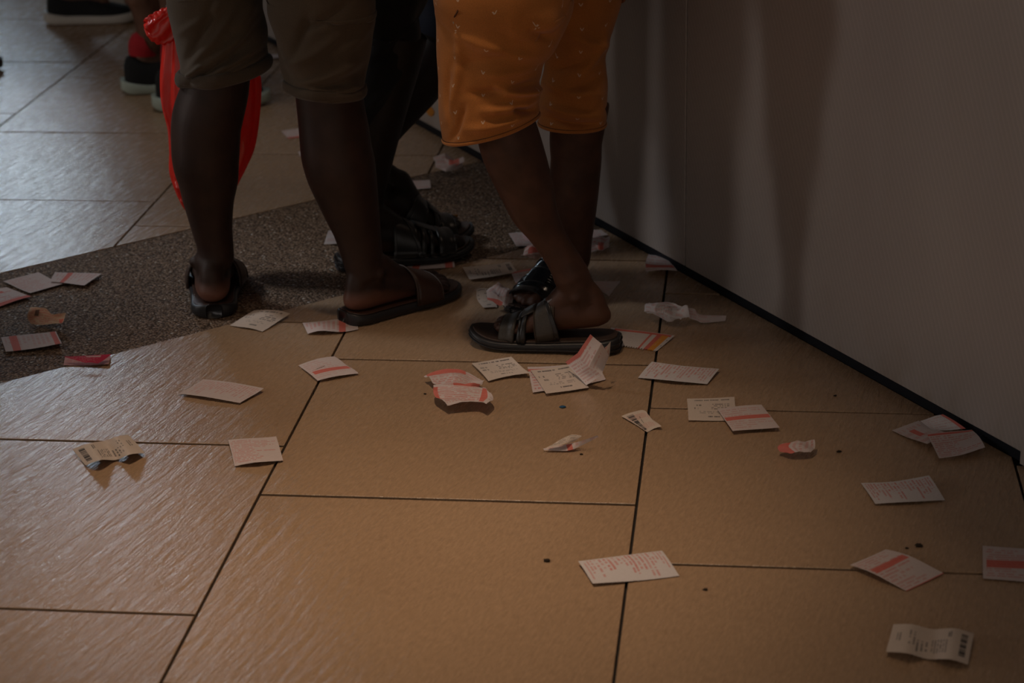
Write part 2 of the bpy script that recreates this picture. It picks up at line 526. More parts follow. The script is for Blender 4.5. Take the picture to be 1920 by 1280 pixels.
# the pebble wash band between the two tile edges
tlo = (B_lo[1] - B_lo[0]) / np.linalg.norm(B_lo[1] - B_lo[0])
tup = (B_up[1] - B_up[0]) / np.linalg.norm(B_up[1] - B_up[0])
band = [B_lo[0] - tlo * 5, B_lo[0] + tlo * 6, B_up[0] + tup * 6, B_up[0] - tup * 5]
band = clip(clip(clip(band, nw, dw), np.array([-1.0, 0]), -X0), np.array([0, -1.0]), -Y0)
mk('pebble_band', *slab(band, -0.0012, -0.012, 0.0008), MT['pebble'], parent=floor, smooth=False, kind='stuff')

# ribbed counter front on the right, in panels over a recessed skirting
def wallbox(s0, s1, d0, d1, z0, z1):
    """box along the wall: s along it, d out into the room"""
    v = []
    for s in (s0, s1):
        for d in (d0, d1):
            for z in (z0, z1):
                q = W0 + Wd * s + Wn * d; v.append((q[0], q[1], z))
    return np.array(v), box(0, 1, 0, 1, 0, 1)[1]
WALL_TOP = 1.22
s_joint = float(np.dot(at(1905, 852, 0.02)[:2] - W0, Wd))
wall = mk('wall_right', *wallbox(-7.2, 2.0, -0.16, -0.02, 0.0, WALL_TOP - 0.03), MT['backing'], loc=(W0[0], W0[1], 0), smooth=False, kind='structure')
wall['label'] = 'pale ribbed panel wall along the right side'
js = [0.0 - s_joint * k for k in (6, 5, 4, 3, 2, 1)] + [0.0, s_joint]
for a, b in zip(js[:-1], js[1:]):
    o = mk('wall_panel', *wallbox(a + 0.0022, b - 0.0022, -0.018, 0.0, 0.02, WALL_TOP - 0.03), MT['wall'], parent=wall, smooth=False)
    bv = o.modifiers.new('bevel', 'BEVEL'); bv.width = 0.0012; bv.segments = 1
o = mk('wall_panel', *wallbox(s_joint + 0.003, 2.0, -0.018, 0.007, 0.004, WALL_TOP - 0.03), MT['wall'], parent=wall, smooth=False)
mk('counter_top', *wallbox(-7.2, 2.0, -0.2, 0.012, WALL_TOP - 0.03, WALL_TOP), MT['paint'], parent=wall, smooth=False)
base = mk('baseboard_right', *wallbox(-7.2, s_joint, -0.02, -0.005, 0.0, 0.0195), MT['navy'], loc=(W0[0], W0[1], 0), smooth=False, kind='structure')

mk('ceiling', *box(X0, X1, Y0, Y1, ZC, ZC + 0.06), MT['ceil'], loc=(0, 0, ZC), smooth=False, kind='structure')
w_ = WINDOW
v2 = WINDOW2
mk('wall_left', *join([box(X0 - 0.1, X0, Y0, v2['y0'], -0.05, ZC), box(X0 - 0.1, X0, v2['y1'], Y1, -0.05, ZC), box(X0 - 0.1, X0, v2['y0'], v2['y1'], -0.05, v2['z0']), box(X0 - 0.1, X0, v2['y0'], v2['y1'], v2['z1'], ZC)]), MT['paint'], loc=(X0, 0, 0), smooth=False, kind='structure')
win2 = mk('window_2', *join([box(X0 - .05, X0 + .03, v2['y0'], v2['y1'], z, z + .04) for z in (v2['z0'], v2['z1'] - .04)] + [box(X0 - .05, X0 + .03, y, y + .04, v2['z0'], v2['z1']) for y in (v2['y0'], v2['y1'] - .04)]), MT['metal'], loc=(X0, v2['y0'], v2['z0']), smooth=False, kind='structure')
mk('window_pane', *box(X0 - .02, X0 - .008, v2['y0'] + .04, v2['y1'] - .04, v2['z0'] + .04, v2['z1'] - .04), emit_mat('daylight side', v2['colour'], v2['strength']), parent=win2, smooth=False)
zt = min(w_['z1'], ZC - 0.05)
wb = join([box(X0, w_['x0'], Y1, Y1 + 0.12, -0.05, ZC), box(w_['x1'], X1, Y1, Y1 + 0.12, -0.05, ZC),
           box(w_['x0'], w_['x1'], Y1, Y1 + 0.12, -0.05, w_['z0']), box(w_['x0'], w_['x1'], Y1, Y1 + 0.12, zt, ZC)])
mk('wall_back', *wb, MT['paint'], loc=(0, Y1, 0), smooth=False, kind='structure')
mk('wall_far_right', *box(X1, X1 + 0.1, Y0, Y1, -0.05, ZC), MT['paint'], loc=(X1, 0, 0), smooth=False, kind='structure')
win = mk('window_1', *join([box(w_['x0'], w_['x1'], Y1 - 0.03, Y1 + 0.05, w_['z0'] - 0.04, w_['z0']), box(w_['x0'], w_['x1'], Y1 - 0.03, Y1 + 0.05, zt, zt + 0.04)] +
    [box(x - 0.025, x + 0.025, Y1 - 0.03, Y1 + 0.05, w_['z0'], zt) for x in np.linspace(w_['x0'] + .03, w_['x1'] - .03, 5)]), MT['metal'], loc=(0, Y1, 0), smooth=False, kind='structure')
wx = np.linspace(w_['x0'] + .055, w_['x1'] - .055, 4)
sky = emit_mat('daylight', w_['colour'], w_['strength'])
for a, b in zip(np.linspace(w_['x0'] + .03, w_['x1'] - .03, 5)[:-1] + .025, np.linspace(w_['x0'] + .03, w_['x1'] - .03, 5)[1:] - .025):
    mk('window_pane', *box(a, b, Y1 + 0.0, Y1 + 0.012, w_['z0'], zt), sky, parent=win, smooth=False)


# ------------------------------------------------------------------ loose paper
PINK = np.array([0.70, 0.60, 0.585]); WHITE = np.array([0.72, 0.68, 0.69]); BEIGE = np.array([0.69, 0.585, 0.505]); TAN = np.array([0.66, 0.45, 0.30])
RED = np.array([0.70, 0.13, 0.09]); FADE = np.array([0.62, 0.17, 0.14]); INK = np.array([0.035, 0.035, 0.04]); CRIM = np.array([0.52, 0.04, 0.09])

def ink(img, mask, c, a):
    img[:] = img * (1 - a * mask[..., None]) + np.asarray(c) * (a * mask[..., None])

def rect(img, u0, u1, v0, v1, c, a=1.0):
    nv, nu = img.shape[:2]
    m = np.zeros((nv, nu))
    m[int(round(v0 * nv)):max(int(round(v1 * nv)), int(round(v0 * nv)) + 1), int(round(u0 * nu)):max(int(round(u1 * nu)), int(round(u0 * nu)) + 1)] = 1
    ink(img, m, c, a)

def textlines(img, u0, u1, v0, v1, n, c, a, axis='u', ragged=0.5, fill=0.7):
    """n lines of broken strokes; axis is the reading direction"""
    nv, nu = img.shape[:2]
    if axis == 'v':
        t = img.transpose(1, 0, 2).copy(); textlines(t, v0, v1, u0, u1, n, c, a, 'u', ragged, fill); img[:] = t.transpose(1, 0, 2); return
    m = np.zeros((nv, nu))
    pitch = (v1 - v0) * nv / n; th = max(1, int(round(pitch * 0.5)))
    for k in range(n):
        r = int((v0 + (v1 - v0) * (k + 0.25) / n) * nv)
        e = u1 - (u1 - u0) * ragged * RNG.random()
        i0, i1 = int(u0 * nu), int(e * nu)
        if i1 <= i0 or r >= nv: continue
        ln = i1 - i0
        words = np.repeat(RNG.random(ln // 3 + 2) < fill, 3)[:ln].astype(float)       # words and gaps
        row = words * RNG.uniform(0.55, 1.0, ln)
        m[r:r + th, i0:i1] = row * RNG.uniform(0.75, 1.0)
    ink(img, m, c, a)

def barcode(img, u0, u1, v0, v1, axis='u'):
    nv, nu = img.shape[:2]
    i0, i1, j0, j1 = int(u0 * nu), int(u1 * nu), int(v0 * nv), int(v1 * nv)
    m = np.zeros((nv, nu))
    if axis == 'v': m[j0:j1, i0:i1] = (RNG.random((j1 - j0, 1)) < 0.72)
    else: m[j0:j1, i0:i1] = (RNG.random((1, i1 - i0)) < 0.72)
    ink(img, m, INK, 0.9)

def p_slip(img, axis='v', bands=(), lines=14, tone=PINK, a=0.6):
    img[:] = tone
    textlines(img, 0.06, 0.95, 0.08, 0.93, lines, FADE, min(1, a * 1.15 + .1), axis, 0.6, 0.8)
    for (ax, s, e, *r) in bands:
        lo, hi = (r + [0.02, 0.98])[:2]
        if ax == 'u': rect(img, s, e, lo, hi, RED, 0.85)
        else: rect(img, lo, hi, s, e, RED, 0.85)

def p_ticket(img, flip=False):
    img[:] = BEIGE
    t = img[:, ::-1] if flip else img
    barcode(t, 0.84, 0.92, 0.16, 0.84, 'v')
    textlines(t, 0.69, 0.74, 0.12, 0.34, 2, INK, 0.95, 'v', 0.1, 0.9)
    textlines(t, 0.52, 0.70, 0.42, 0.85, 6, INK, 0.8, 'v', 0.1, 0.8)
    textlines(t, 0.34, 0.50, 0.5, 0.9, 3, INK, 0.95, 'v', 0.3, 0.8)
    textlines(t, 0.24, 0.34, 0.2, 0.8, 2, INK, 0.8, 'v', 0.5, 0.7)
    textlines(t, 0.10, 0.17, 0.3, 0.6, 2, INK, 0.95, 'v', 0.1, 0.9)

def p_receipt(img):
    img[:] = BEIGE * 1.06
    textlines(img, 0.16, 0.9, 0.07, 0.17, 1, INK, 0.95, 'u', 0.1, 0.8)
    textlines(img, 0.5, 0.9, 0.26, 0.54, 4, INK, 0.9, 'u', 0.2, 0.6)
    textlines(img, 0.12, 0.3, 0.28, 0.56, 2, INK, 0.8, 'u', 0.4, 0.7)
    textlines(img, 0.25, 0.85, 0.60, 0.72, 2, INK, 0.6, 'u', 0.3, 0.6)
    textlines(img, 0.42, 0.68, 0.78, 0.88, 1, INK, 0.95, 'u', 0.05, 0.85)

def p_form(img):
    img[:] = WHITE
    rect(img, 0.10, 0.94, 0.02, 0.13, RED, 0.9)
    textlines(img, 0.08, 0.6, 0.2, 0.9, 9, np.array([0.5, 0.45, 0.5]), 0.4, 'u', 0.3, 0.6)
    rect(img, 0.63, 0.66, 0.1, 1.0, RED, 0.85)
    rect(img, 0.72, 0.79, 0.1, 1.0, RED, 0.9); rect(img, 0.79, 0.90, 0.1, 1.0, np.array([0.78, 0.32, 0.03]), 0.95)
    textlines(img, 0.80, 0.84, 0.3, 0.8, 2, WHITE, 0.6, 'v', 0.2, 0.6)
    for v in (0.3, 0.62): rect(img, 0.935, 0.955, v, v + 0.06, INK, 0.9)

def paper(label, ctrl, pr, n=(96, 72), crisp=False, crumple=0.0, z0=0.0012, curl=0.0, notch=None, seed=0, group='betting slips scattered over the floor', name='betting_slip', zig=False):
    """ctrl: rows of (px, py[, height]) read off the photograph, unprojected to the place where the paper lies"""
    rg = np.random.default_rng(seed + 11)
    A = np.array([[np.append(at(q[0], q[1], z0 + (q[2] if len(q) > 2 else 0.0)), 0)[:3] for q in row] for row in ctrl])
    nu, nv = n
    def res(A, k):
        if crisp or len(A) < 3:
            t = np.linspace(0, len(A) - 1, k); i = np.clip(t.astype(int), 0, len(A) - 2); u = (t - i)[:, None, None]
            return A[i] * (1 - u) + A[i + 1] * u
        return catmull(A, k)
    G = res(A, nv).transpose(1, 0, 2); G = res(G, nu).transpose(1, 0, 2)      # (nv, nu, 3)
    U, Vv = np.meshgrid(np.linspace(0, 1, nu), np.linspace(0, 1, nv))
    if curl: G[..., 2] += curl * (4 * U * (1 - U) + 0.5 * np.sin(5 * Vv + seed) ** 2 * U)
    z = np.zeros_like(U)
    for k in range(4):                                                        # gentle unevenness
        a = rg.uniform(0, 2 * PI); fz = rg.uniform(2, 6)
        z += 0.0007 * np.sin(fz * (U * math.cos(a) + Vv * math.sin(a)) + rg.uniform(0, 6))
    if crumple:                                                               # sharp creases
        for k in range(9):
            a = rg.uniform(0, 2 * PI); d = U * math.cos(a) + Vv * math.sin(a) - rg.uniform(0.1, 0.9)
            z += crumple * rg.uniform(0.3, 1) * np.abs(((d * rg.uniform(1, 2.4)) % 1) - 0.5)
    G[..., 2] += z - min(0, z.min())
    G[..., 2] = np.maximum(G[..., 2], z0)
    img = np.ones((nv, nu, 3)) * PINK
    st = RNG.bit_generator.state
    pr(img)
    img *= rg.uniform(0.94, 1.03)
    keep = np.ones((nv - 1, nu - 1), bool)
    if notch is not None:
        keep &= ~notch(0.5 * (U[:-1, :-1] + U[1:, 1:]), 0.5 * (Vv[:-1, :-1] + Vv[1:, 1:]))
    if zig:
        c = 0.5 * (U[:-1, :-1] + U[1:, 1:]); keep &= ~((0.5 * (Vv[:-1, :-1] + Vv[1:, 1:]) > 0.95) & ((c * 24) % 1 > 0.5))
    F_ = []
    idx = np.arange(nu * nv).reshape(nv, nu)
    q = np.stack([idx[1:, :-1], idx[1:, 1:], idx[:-1, 1:], idx[:-1, :-1]], -1)[keep]
    V = G.reshape(-1, 3)
    used = np.zeros(nu * nv, bool); used[q.ravel()] = True
    re = np.cumsum(used) - 1
    c0 = V[used].mean(0); c0[2] = 0.0
    o = mk(name, V[used], re[q], MT['paper'], loc=c0)
    ca = o.data.color_attributes.new('print', 'FLOAT_COLOR', 'POINT')
    ca.data.foreach_set('color', np.c_[np.clip(img.reshape(-1, 3)[used], 0, 1), np.ones(used.sum())].astype(np.float32).ravel())
    tag(o, label, 'paper slip', group)
    return o

def attach(child, parent, name):
    """the other half of a folded slip belongs to the same piece of paper"""
    child.location = Vector(child.location) - Vector(parent.location); child.parent = parent
    for k in ('label', 'category', 'group'):
        if k in child: del child[k]
    child.name = name

def S(axis='v', *bands, **k): return lambda im: p_slip(im, axis, bands, **k)
def quad(a, b, c, d): return [[a, b], [d, c]]

# --- on the pebble band, left
paper('white slip lying flat on the pebble band, leftmost of the overlapping pair', quad((6, 529), (72, 511), (118, 534), (57, 551)), S('u', lines=16, a=0.35), seed=1)
paper('pale slip with a pink band overlapping another slip on the pebble band', quad((103, 510), (191, 515), (158, 538), (94, 529)), S('v', ('u', 0.28, 0.4), lines=12, a=0.35), z0=0.003, seed=2)
paper('red-edged slip cut off by the left edge of the photo on the pebble band', quad((-45, 548), (12, 540), (59, 557), (-12, 580)), S('u', ('v', 0.84, 1.0, 0, 1), ('v', 0.2, 0.33, 0, 0.7), lines=9), seed=3)
paper('brownish torn slip with turned-up edges on the pebble band', [[(57, 580, .016), (72, 582, .018), (87, 584, .02), (98, 594, .012), (110, 592, .018), (124, 589, .022)], [(52, 598, .012), (68, 596, .004), (84, 598, .004), (97, 600, .004), (108, 602, .004), (121, 601, .010)], [(58, 611, .003), (70, 611, .001), (85, 612), (100, 612), (110, 611, .001), (115, 611, .004)]],
      lambda im: (p_slip(im, 'u', (('u', 0.84, 0.97, 0.5, 0.95),), 8, TAN), rect(im, 0.17, 0.26, 0.2, 0.5, INK, 0.75)), crumple=0.004, seed=4)
paper('white slip with two red bands across it on the pebble band', [[(2, 634), (54, 627, .004), (105, 621, .006)], [(11, 661), (64, 655, .002), (116, 647, .004)]], S('v', ('u', 0.18, 0.30, 0, 1), ('u', 0.84, 0.96, 0, 1), lines=12, a=0.3), seed=5)
def crim(im): im[:] = CRIM; textlines(im, .05, .9, .1, .9, 7, PINK, .35, 'u', .3, .6); rect(im, .45, .8, .1, .3, PINK, .6)
a_ = paper('crimson slip folded over itself at the pebble band edge', quad((122, 669), (208, 667), (204, 685), (119, 685)), S('u', lines=6, tone=np.array([.72, .42, .42])), seed=6)
b_ = paper('folded half', quad((119, 669, .010), (209, 665, .012), (184, 682, .006), (160, 680, .006)), crim, z0=0.004, seed=7); attach(b_, a_, 'folded_half')
# --- mid floor
paper('cream receipt with curled top edge beside the left heel of olive shorts', [[(477, 584, .004), (500, 582, .012), (522, 583, .012), (545, 591, .002)], [(430, 610), (452, 615), (472, 618), (492, 622)]], lambda im: p_receipt(im), seed=8)
paper('slip with one red band half under the brown slide', [[(567, 607), (600, 603, .004), (640, 598, .002), (668, 594)], [(577, 627), (602, 621, .007), (640, 622, .003), (672, 618)]], S('v', ('u', 0.62, 0.74, 0, 1), lines=12, a=.5), seed=9)
paper('slip with a small tear and a red band near the tile corner', quad((559, 685), (627, 669), (673, 702), (596, 717)), S('u', ('v', 0.55, 0.72, .08, .97), lines=9, a=.25), seed=10, notch=lambda u, v: (np.abs(v - .42 - .25 * (.5 - u)) < .010) & (u > .22) & (u < .48), curl=.003)
paper('pale slip with faint red print lying between two tile joints left', [[(381, 712, .002), (435, 718, .005), (495, 728, .006)], [(335, 741), (392, 748, .002), (450, 757, .001)]], S('v', lines=22, a=.45), seed=12)
paper('ticket with barcode bowed up in two arches on left tile', [[(135, 843), (166, 833, .014), (196, 828, .002), (218, 820, .014), (241, 816, .006)], [(161, 874), (188, 864, .016), (218, 863, .001), (245, 852, .016), (272, 849, .004)]],
      lambda im: p_ticket(im, True), n=(120, 72), seed=13, name='lottery_ticket', group='printed tickets on the floor')
paper('white slip with red print lying across the left joint crossing', [[(428, 827), (472, 823, .004), (518, 819, .003)], [(440, 875, .0), (486, 867, .006), (531, 863, .002)]], S('u', lines=15, a=.6), seed=14)
paper('upper crumpled slip of the wrinkled pair on the middle tile', [[(795, 712, .004), (842, 700, .012), (880, 709, .008), (911, 723, .006)], [(822, 733, .004), (850, 736, .008), (878, 735, .008), (897, 731, .004)]], S('u', ('v', .0, .2, .05, .6), ('v', .72, .98, .35, 1), lines=14, a=.7), crumple=.006, seed=15)
paper('lower crumpled slip with a red band of the wrinkled pair', [[(813, 730, .01), (860, 732, .012), (905, 731, .01), (913, 736, .008)], [(815, 748, .006), (862, 750, .004), (900, 750, .006), (925, 752, .008)], [(839, 767, .004), (865, 764, .004), (896, 763, .004), (912, 766, .008)]], S('u', ('u', .68, .82, .1, .95), ('u', 0, .08, .1, .7), lines=15, a=.7), crumple=.006, seed=16, z0=.006)
paper('receipt with curled right edge in front of the black sandal toe', [[(884, 682, .002), (921, 676), (959, 671, .004)], [(916, 717), (952, 709), (994, 701, .007)]], lambda im: p_receipt(im), n=(120, 84), seed=17, name='receipt', group='till receipts on the floor')
paper('pinkish slip almost covered by a receipt under the sandal', quad((989, 689), (1068, 684), (1098, 724), (999, 738)), S('u', ('v', .1, .2, 0, .5), lines=8), seed=18)
paper('slip sticking out to the right from beneath the folded slip', quad((1085, 702), (1124, 692), (1136, 711), (1098, 723)), S('u', lines=6), z0=.0022, seed=19)
paper('receipt lying partly under the folded upright slip by the sandal', [[(994, 694), (1032, 690), (1070, 684)], [(1024, 740), (1064, 734), (1104, 728)]], lambda im: p_receipt(im), n=(120, 84), z0=.0035, seed=20, name='receipt', group='till receipts on the floor')
a_ = paper('folded slip standing up against the heel of the black sandal', [[(1060, 680, .014), (1083, 664, .05), (1107, 627, .10)], [(1080, 702, .008), (1104, 690, .035), (1128, 646, .085)], [(1099, 722, .002), (1128, 706, .022), (1142, 671, .05)]], S('u', ('v', 0, .12, 0, 1), lines=8, a=.35, tone=np.array([.84, .74, .71])), crisp=True, z0=.005, seed=21)
b_ = paper('folded half', quad((1134, 655, .06), (1145, 644, .07), (1143, 669, .045), (1137, 668, .05)), S('u', lines=3, tone=BEIGE), n=(16, 12), z0=.006, seed=22); attach(b_, a_, 'turned_flap')
a_ = paper('ticket stub folded into a boat shape on the middle tile', [[(1030, 838, .006), (1050, 824, .018), (1072, 816, .022), (1092, 820, .018)], [(1024, 843, .003), (1042, 838, .008), (1060, 833, .012), (1074, 831, .01)]], lambda im: (p_receipt(im), textlines(im, .15, .6, .2, .8, 5, INK, .85, 'u', .3, .8)), z0=.002, seed=23, name='lottery_ticket', group='printed tickets on the floor')
b_ = paper('folded half', [[(1018, 841, .002), (1060, 834, .006), (1088, 828, .012), (1120, 816, .02)], [(1020, 844), (1064, 845), (1090, 838, .003), (1123, 822, .014)]], S('v', ('u', .34, .46, .1, 1), lines=6, a=.3), z0=.003, seed=24); attach(b_, a_, 'folded_half')
paper('torn ticket stub with a black barcode on the right joint', [[(1165, 782), (1186, 774, .003), (1208, 770, .004), (1220, 786, .002)], [(1190, 796), (1200, 792), (1214, 788), (1232, 795)], [(1213, 811), (1218, 808), (1226, 805), (1241, 802, .003)]][::1],
      lambda im: (p_slip(im, 'u', (), 2, BEIGE * 1.05, .2), barcode(im, .12, .32, .14, .86, 'v'), textlines(im, .42, .48, .3, .6, 1, INK, .8, 'v', .1, .8)), seed=25, name='lottery_ticket', group='printed tickets on the floor')
paper('orange and red lottery form with a perforated edge behind the heel', [[(1146, 615, .003), (1205, 622, .003), (1265, 630, .002)], [(1128, 646), (1180, 652), (1230, 659)]], lambda im: p_form(im), n=(130, 76), zig=True, seed=26, name='lottery_form', group='lottery forms on the floor')
paper('long white slip of red print right of the sandal', [[(1222, 679, .004), (1285, 686, .003), (1349, 692, .004)], [(1208, 694), (1272, 702), (1338, 706, .002)], [(1196, 709), (1260, 715, .004), (1326, 721)]], S('v', lines=20, a=.6, tone=WHITE), n=(130, 72), seed=27)
paper('square receipt with black heading lying by the right joint', quad((1288, 747), (1377, 746), (1381, 789), (1291, 790)), lambda im: p_receipt(im), n=(120, 84), seed=28, name='receipt', group='till receipts on the floor')
paper('slip with one red band overlapping a square receipt', [[(1345, 767, .002), (1388, 763), (1428, 759, .002)], [(1374, 809, .003), (1418, 806, .002), (1462, 802, .004)]], S('u', ('v', .40, .56, .04, .97), lines=10, a=.35), n=(110, 72), z0=.003, seed=29)
paper('small wrinkled slip with a red end on the right tile', [[(1466, 843, .004), (1500, 835, .010), (1527, 835, .006)], [(1458, 850, .002), (1494, 848, .006), (1528, 845, .005)], [(1480, 860), (1500, 857, .003), (1520, 856, .002)]], S('v', ('u', 0, .3, .1, 1), lines=6, a=.5), crumple=.005, seed=30)
# --- heap against the wall, right
paper('slip with a short red block, left in the heap against the wall', [[(1672, 808), (1697, 799, .002), (1722, 791, .003)], [(1738, 836, .004), (1756, 826, .006), (1775, 815, .006)]], S('u', ('u', .35, .55, .25, .6), lines=4, a=.3), seed=31)
paper('slip leaning up on the skirting, back in the heap by wall', [[(1725, 792, .004), (1768, 778, .02)], [(1748, 807, .002), (1811, 806, .008)]], S('u', ('u', .86, 1.0, 0, 1), lines=6, a=.25, tone=WHITE), z0=.004, seed=32)
paper('slip with printed lines lying front in the heap against the wall', [[(1738, 815, .010), (1780, 810, .010), (1822, 806, .008)], [(1750, 838, .004), (1794, 832, .003), (1836, 822, .003)], [(1761, 859), (1806, 854), (1847, 842, .003)]], S('u', ('v', .03, .13, 0, 1), lines=12, a=.6), n=(120, 84), z0=.006, seed=33)
paper('white slip with dense red print below the wall heap', [[(1614, 905), (1678, 903, .002), (1742, 893, .008)], [(1641, 947), (1706, 943, .002), (1772, 938, .001)]], S('v', lines=20, a=.68, tone=WHITE), n=(130, 72), seed=34)
paper('creased slip with a diagonal red band on the far right tile joint', [[(1593, 1061, .003), (1627, 1046, .003), (1661, 1030, .004)], [(1643, 1079, .007), (1678, 1062, .007), (1711, 1045, .008)], [(1700, 1108), (1736, 1092), (1770, 1075, .001)]], S('u', ('v', .36, .48, .1, .92), ('v', .96, 1.0, 0, 1), lines=14, a=.45), n=(70, 84), seed=35)
paper('red-banded slip running off the right edge of the photo', quad((1842, 1025), (1965, 1031), (1968, 1096), (1843, 1086)), S('u', ('v', .42, .64, .06, 1), lines=12, a=.5), n=(130, 76), seed=36)
paper('ticket with barcode and a centre fold at bottom right', [[(1675, 1170, .004), (1710, 1171, .010), (1748, 1181, .003), (1790, 1180, .012), (1826, 1190, .006)], [(1661, 1224, .004), (1700, 1226, .012), (1739, 1236, .001), (1780, 1236, .012), (1815, 1246, .004)]],
      lambda im: p_ticket(im), n=(130, 80), seed=37, name='lottery_ticket', group='printed tickets on the floor')
paper('white slip of red print lying across the front right joint', [[(1084, 1054, .003), (1164, 1043, .002), (1241, 1034)], [(1100, 1076, .002), (1180, 1062), (1256, 1056)], [(1112, 1096, .002), (1195, 1090), (1274, 1080)]], S('v', lines=20, a=.68, tone=WHITE), n=(130, 80), seed=38, notch=lambda u, v: (v > .9) & (u > .16) & (v - .9 > .14 - .16 * (u - .16)) & (u < .5))
# --- around the feet
paper('ticket with a barcode beyond the toes of the black sandals', [[(867, 502), (912, 497, .003), (957, 492, .002)], [(880, 524, .002), (922, 519, .005), (970, 512, .002)]], lambda im: p_ticket(im), n=(120, 72), seed=39, z0=.003, name='lottery_ticket', group='printed tickets on the floor')
paper('red-edged slip curling up behind the ankle in the middle', [[(958, 513, .004), (992, 506, .003), (1030, 502)], [(968, 533, .001), (988, 537, .003), (1032, 530)]], S('u', ('v', .85, 1, 0, 1), ('v', .02, .12, 0, .9), lines=5, a=.3), seed=40)
paper('pale slip behind the shin of the orange shorts wearer', quad((953, 438), (985, 436), (1006, 461), (968, 463)), S('u', lines=7, a=.4), seed=41)
paper('pink slip wedged beside a pale slip behind the shin', quad((981, 431, .01), (992, 440, .01), (1010, 463), (980, 447, .002)), S('u', lines=5, a=.6, tone=np.array([.78, .6, .62])), n=(30, 24), z0=.003, seed=42)
paper('crumpled slip with red print just behind the shin', [[(987, 474, .02), (1004, 464, .02), (1022, 470, .015)], [(980, 484, .014), (998, 482, .024), (1020, 482, .014)], [(977, 491, .004), (1003, 492, .003), (1018, 489, .004)]], S('u', ('v', .3, .5, .3, 1), lines=7, a=.7), crumple=.008, seed=43)
paper('rounded receipt stub under the crumpled slip by sandal straps', [[(893, 544), (906, 541, .003), (926, 543, .003)], [(895, 562), (910, 561), (928, 560)], [(906, 579), (918, 578), (932, 577)]], lambda im: p_receipt(im), n=(44, 44), seed=44, name='receipt', group='till receipts on the floor')
paper('peaked crumpled slip leaning on the glossy sandal straps', [[(933, 535, .045), (944, 546, .03), (956, 549, .03), (970, 554, .02)], [(912, 553, .025), (932, 556, .036), (948, 562, .03), (962, 566, .022)], [(914, 568, .012), (933, 576, .014), (944, 582, .012), (955, 590, .01)]], S('v', ('v', .84, 1, 0, .6), lines=7, a=.35), crisp=True, crumple=.006, z0=.002, seed=45)
paper('white slip corner turned up behind the bare heel', quad((1108, 528, .02), (1164, 527, .02), (1142, 556, .006), (1130, 548, .006)), S('u', lines=6, a=.3), n=(40, 30), seed=46)
paper('grey slip tucked beside the far heel near the wall', quad((1108, 434), (1127, 432, .004), (1141, 441, .003), (1112, 447)), S('u', lines=4, a=.4), n=(36, 24), seed=47)
paper('creased slip with red print beside the far heel near wall', [[(1112, 450, .008), (1128, 449, .006), (1144, 450, .008)], [(1108, 464, .003), (1124, 466, .012), (1142, 462, .004)], [(1108, 478), (1126, 475), (1142, 472)]], S('u', ('u', .4, .7, .3, .8), lines=5, a=.6), crisp=True, n=(40, 36), crumple=.004, seed=48)
paper('curled slip touching the skirting beside the wall joint', [[(1216, 478, .004), (1234, 479, .004), (1250, 486, .004)], [(1210, 497, .012), (1234, 498, .014), (1262, 500, .008)], [(1211, 511), (1240, 507, .008), (1270, 511, .002)]], S('u', ('v', .5, .7, .05, .95), lines=6, a=.3), n=(50, 40), seed=49)
paper('crumpled white slip in several folds near the wall', [[(1217, 573, .02), (1245, 578, .016), (1270, 582, .022), (1287, 582, .024)], [(1209, 584, .012), (1228, 582, .030), (1262, 585, .016), (1290, 594, .02)], [(1208, 592, .006), (1230, 598, .012), (1256, 602, .012), (1294, 603, .008)], [(1214, 598, .001), (1234, 604, .001), (1260, 610, .001), (1276, 612, .001)]], lambda im: (p_slip(im, 'u', (), 6, WHITE, .3), textlines(im, .4, .7, .3, .8, 6, INK, .5, 'v', .3, .5)), crisp=True, crumple=.008, n=(60, 50), seed=50)
paper('bent strip of slip right of the crumpled one near wall', [[(1288, 577, .024), (1302, 580, .022), (1314, 592, .010), (1362, 593, .008)], [(1292, 597, .004), (1306, 602, .002), (1318, 606), (1360, 602, .001)]], S('u', lines=4, a=.35), n=(60, 24), seed=51)
paper('red and white slip pinned under the dark sandal sole', quad((772, 483), (850, 480), (853, 502), (761, 506)), S('v', ('u', .12, .26, 0, 1), ('u', .8, .95, 0, 1), lines=4, a=.3), n=(60, 30), z0=.0006, seed=52)
paper('white paper corner behind the right ankle on the pebble band', [[(616, 434, .024), (624, 434, .024), (656, 440, .02)], [(607, 458), (630, 458), (662, 456)]], S('u', lines=2, a=.15, tone=WHITE), n=(30, 20), seed=53)
paper('small white slip lying on the pebble band beyond the feet', quad((763, 340, .003), (806, 337, .003), (808, 353), (773, 356)), S('u', lines=5, a=.3), n=(44, 24), seed=54)
paper('crumpled slip with a red fold at the far edge of pebble band', [[(812, 305, .02), (836, 299, .03), (852, 306, .012), (868, 301, .03)], [(816, 314, .012), (834, 312, .014), (850, 318, .012), (871, 312, .02)], [(818, 324, .003), (836, 331), (852, 327, .001), (866, 321, .003)]], S('u', ('v', .3, .6, .5, .85), lines=6, a=.3), crisp=True, crumple=.008, n=(50, 40), seed=55)
paper('pale slip on the far tiles left of the right shin', quad((527, 247), (590, 239), (602, 254), (541, 260)), S('u', ('v', .8, 1, 0, 1), lines=4, a=.3), n=(44, 20), seed=56)
paper('pale slip on the far tiles seen between the olive shorts legs', quad((500, 104), (545, 101), (550, 109), (504, 111)), S('u', lines=3, a=.2, tone=WHITE), n=(24, 12), seed=57)
paper('small slip on the far tiles by the right calf', quad((559, 284), (588, 282), (592, 292), (562, 294)), S('u', lines=3, a=.2, tone=WHITE), n=(24, 12), seed=58)

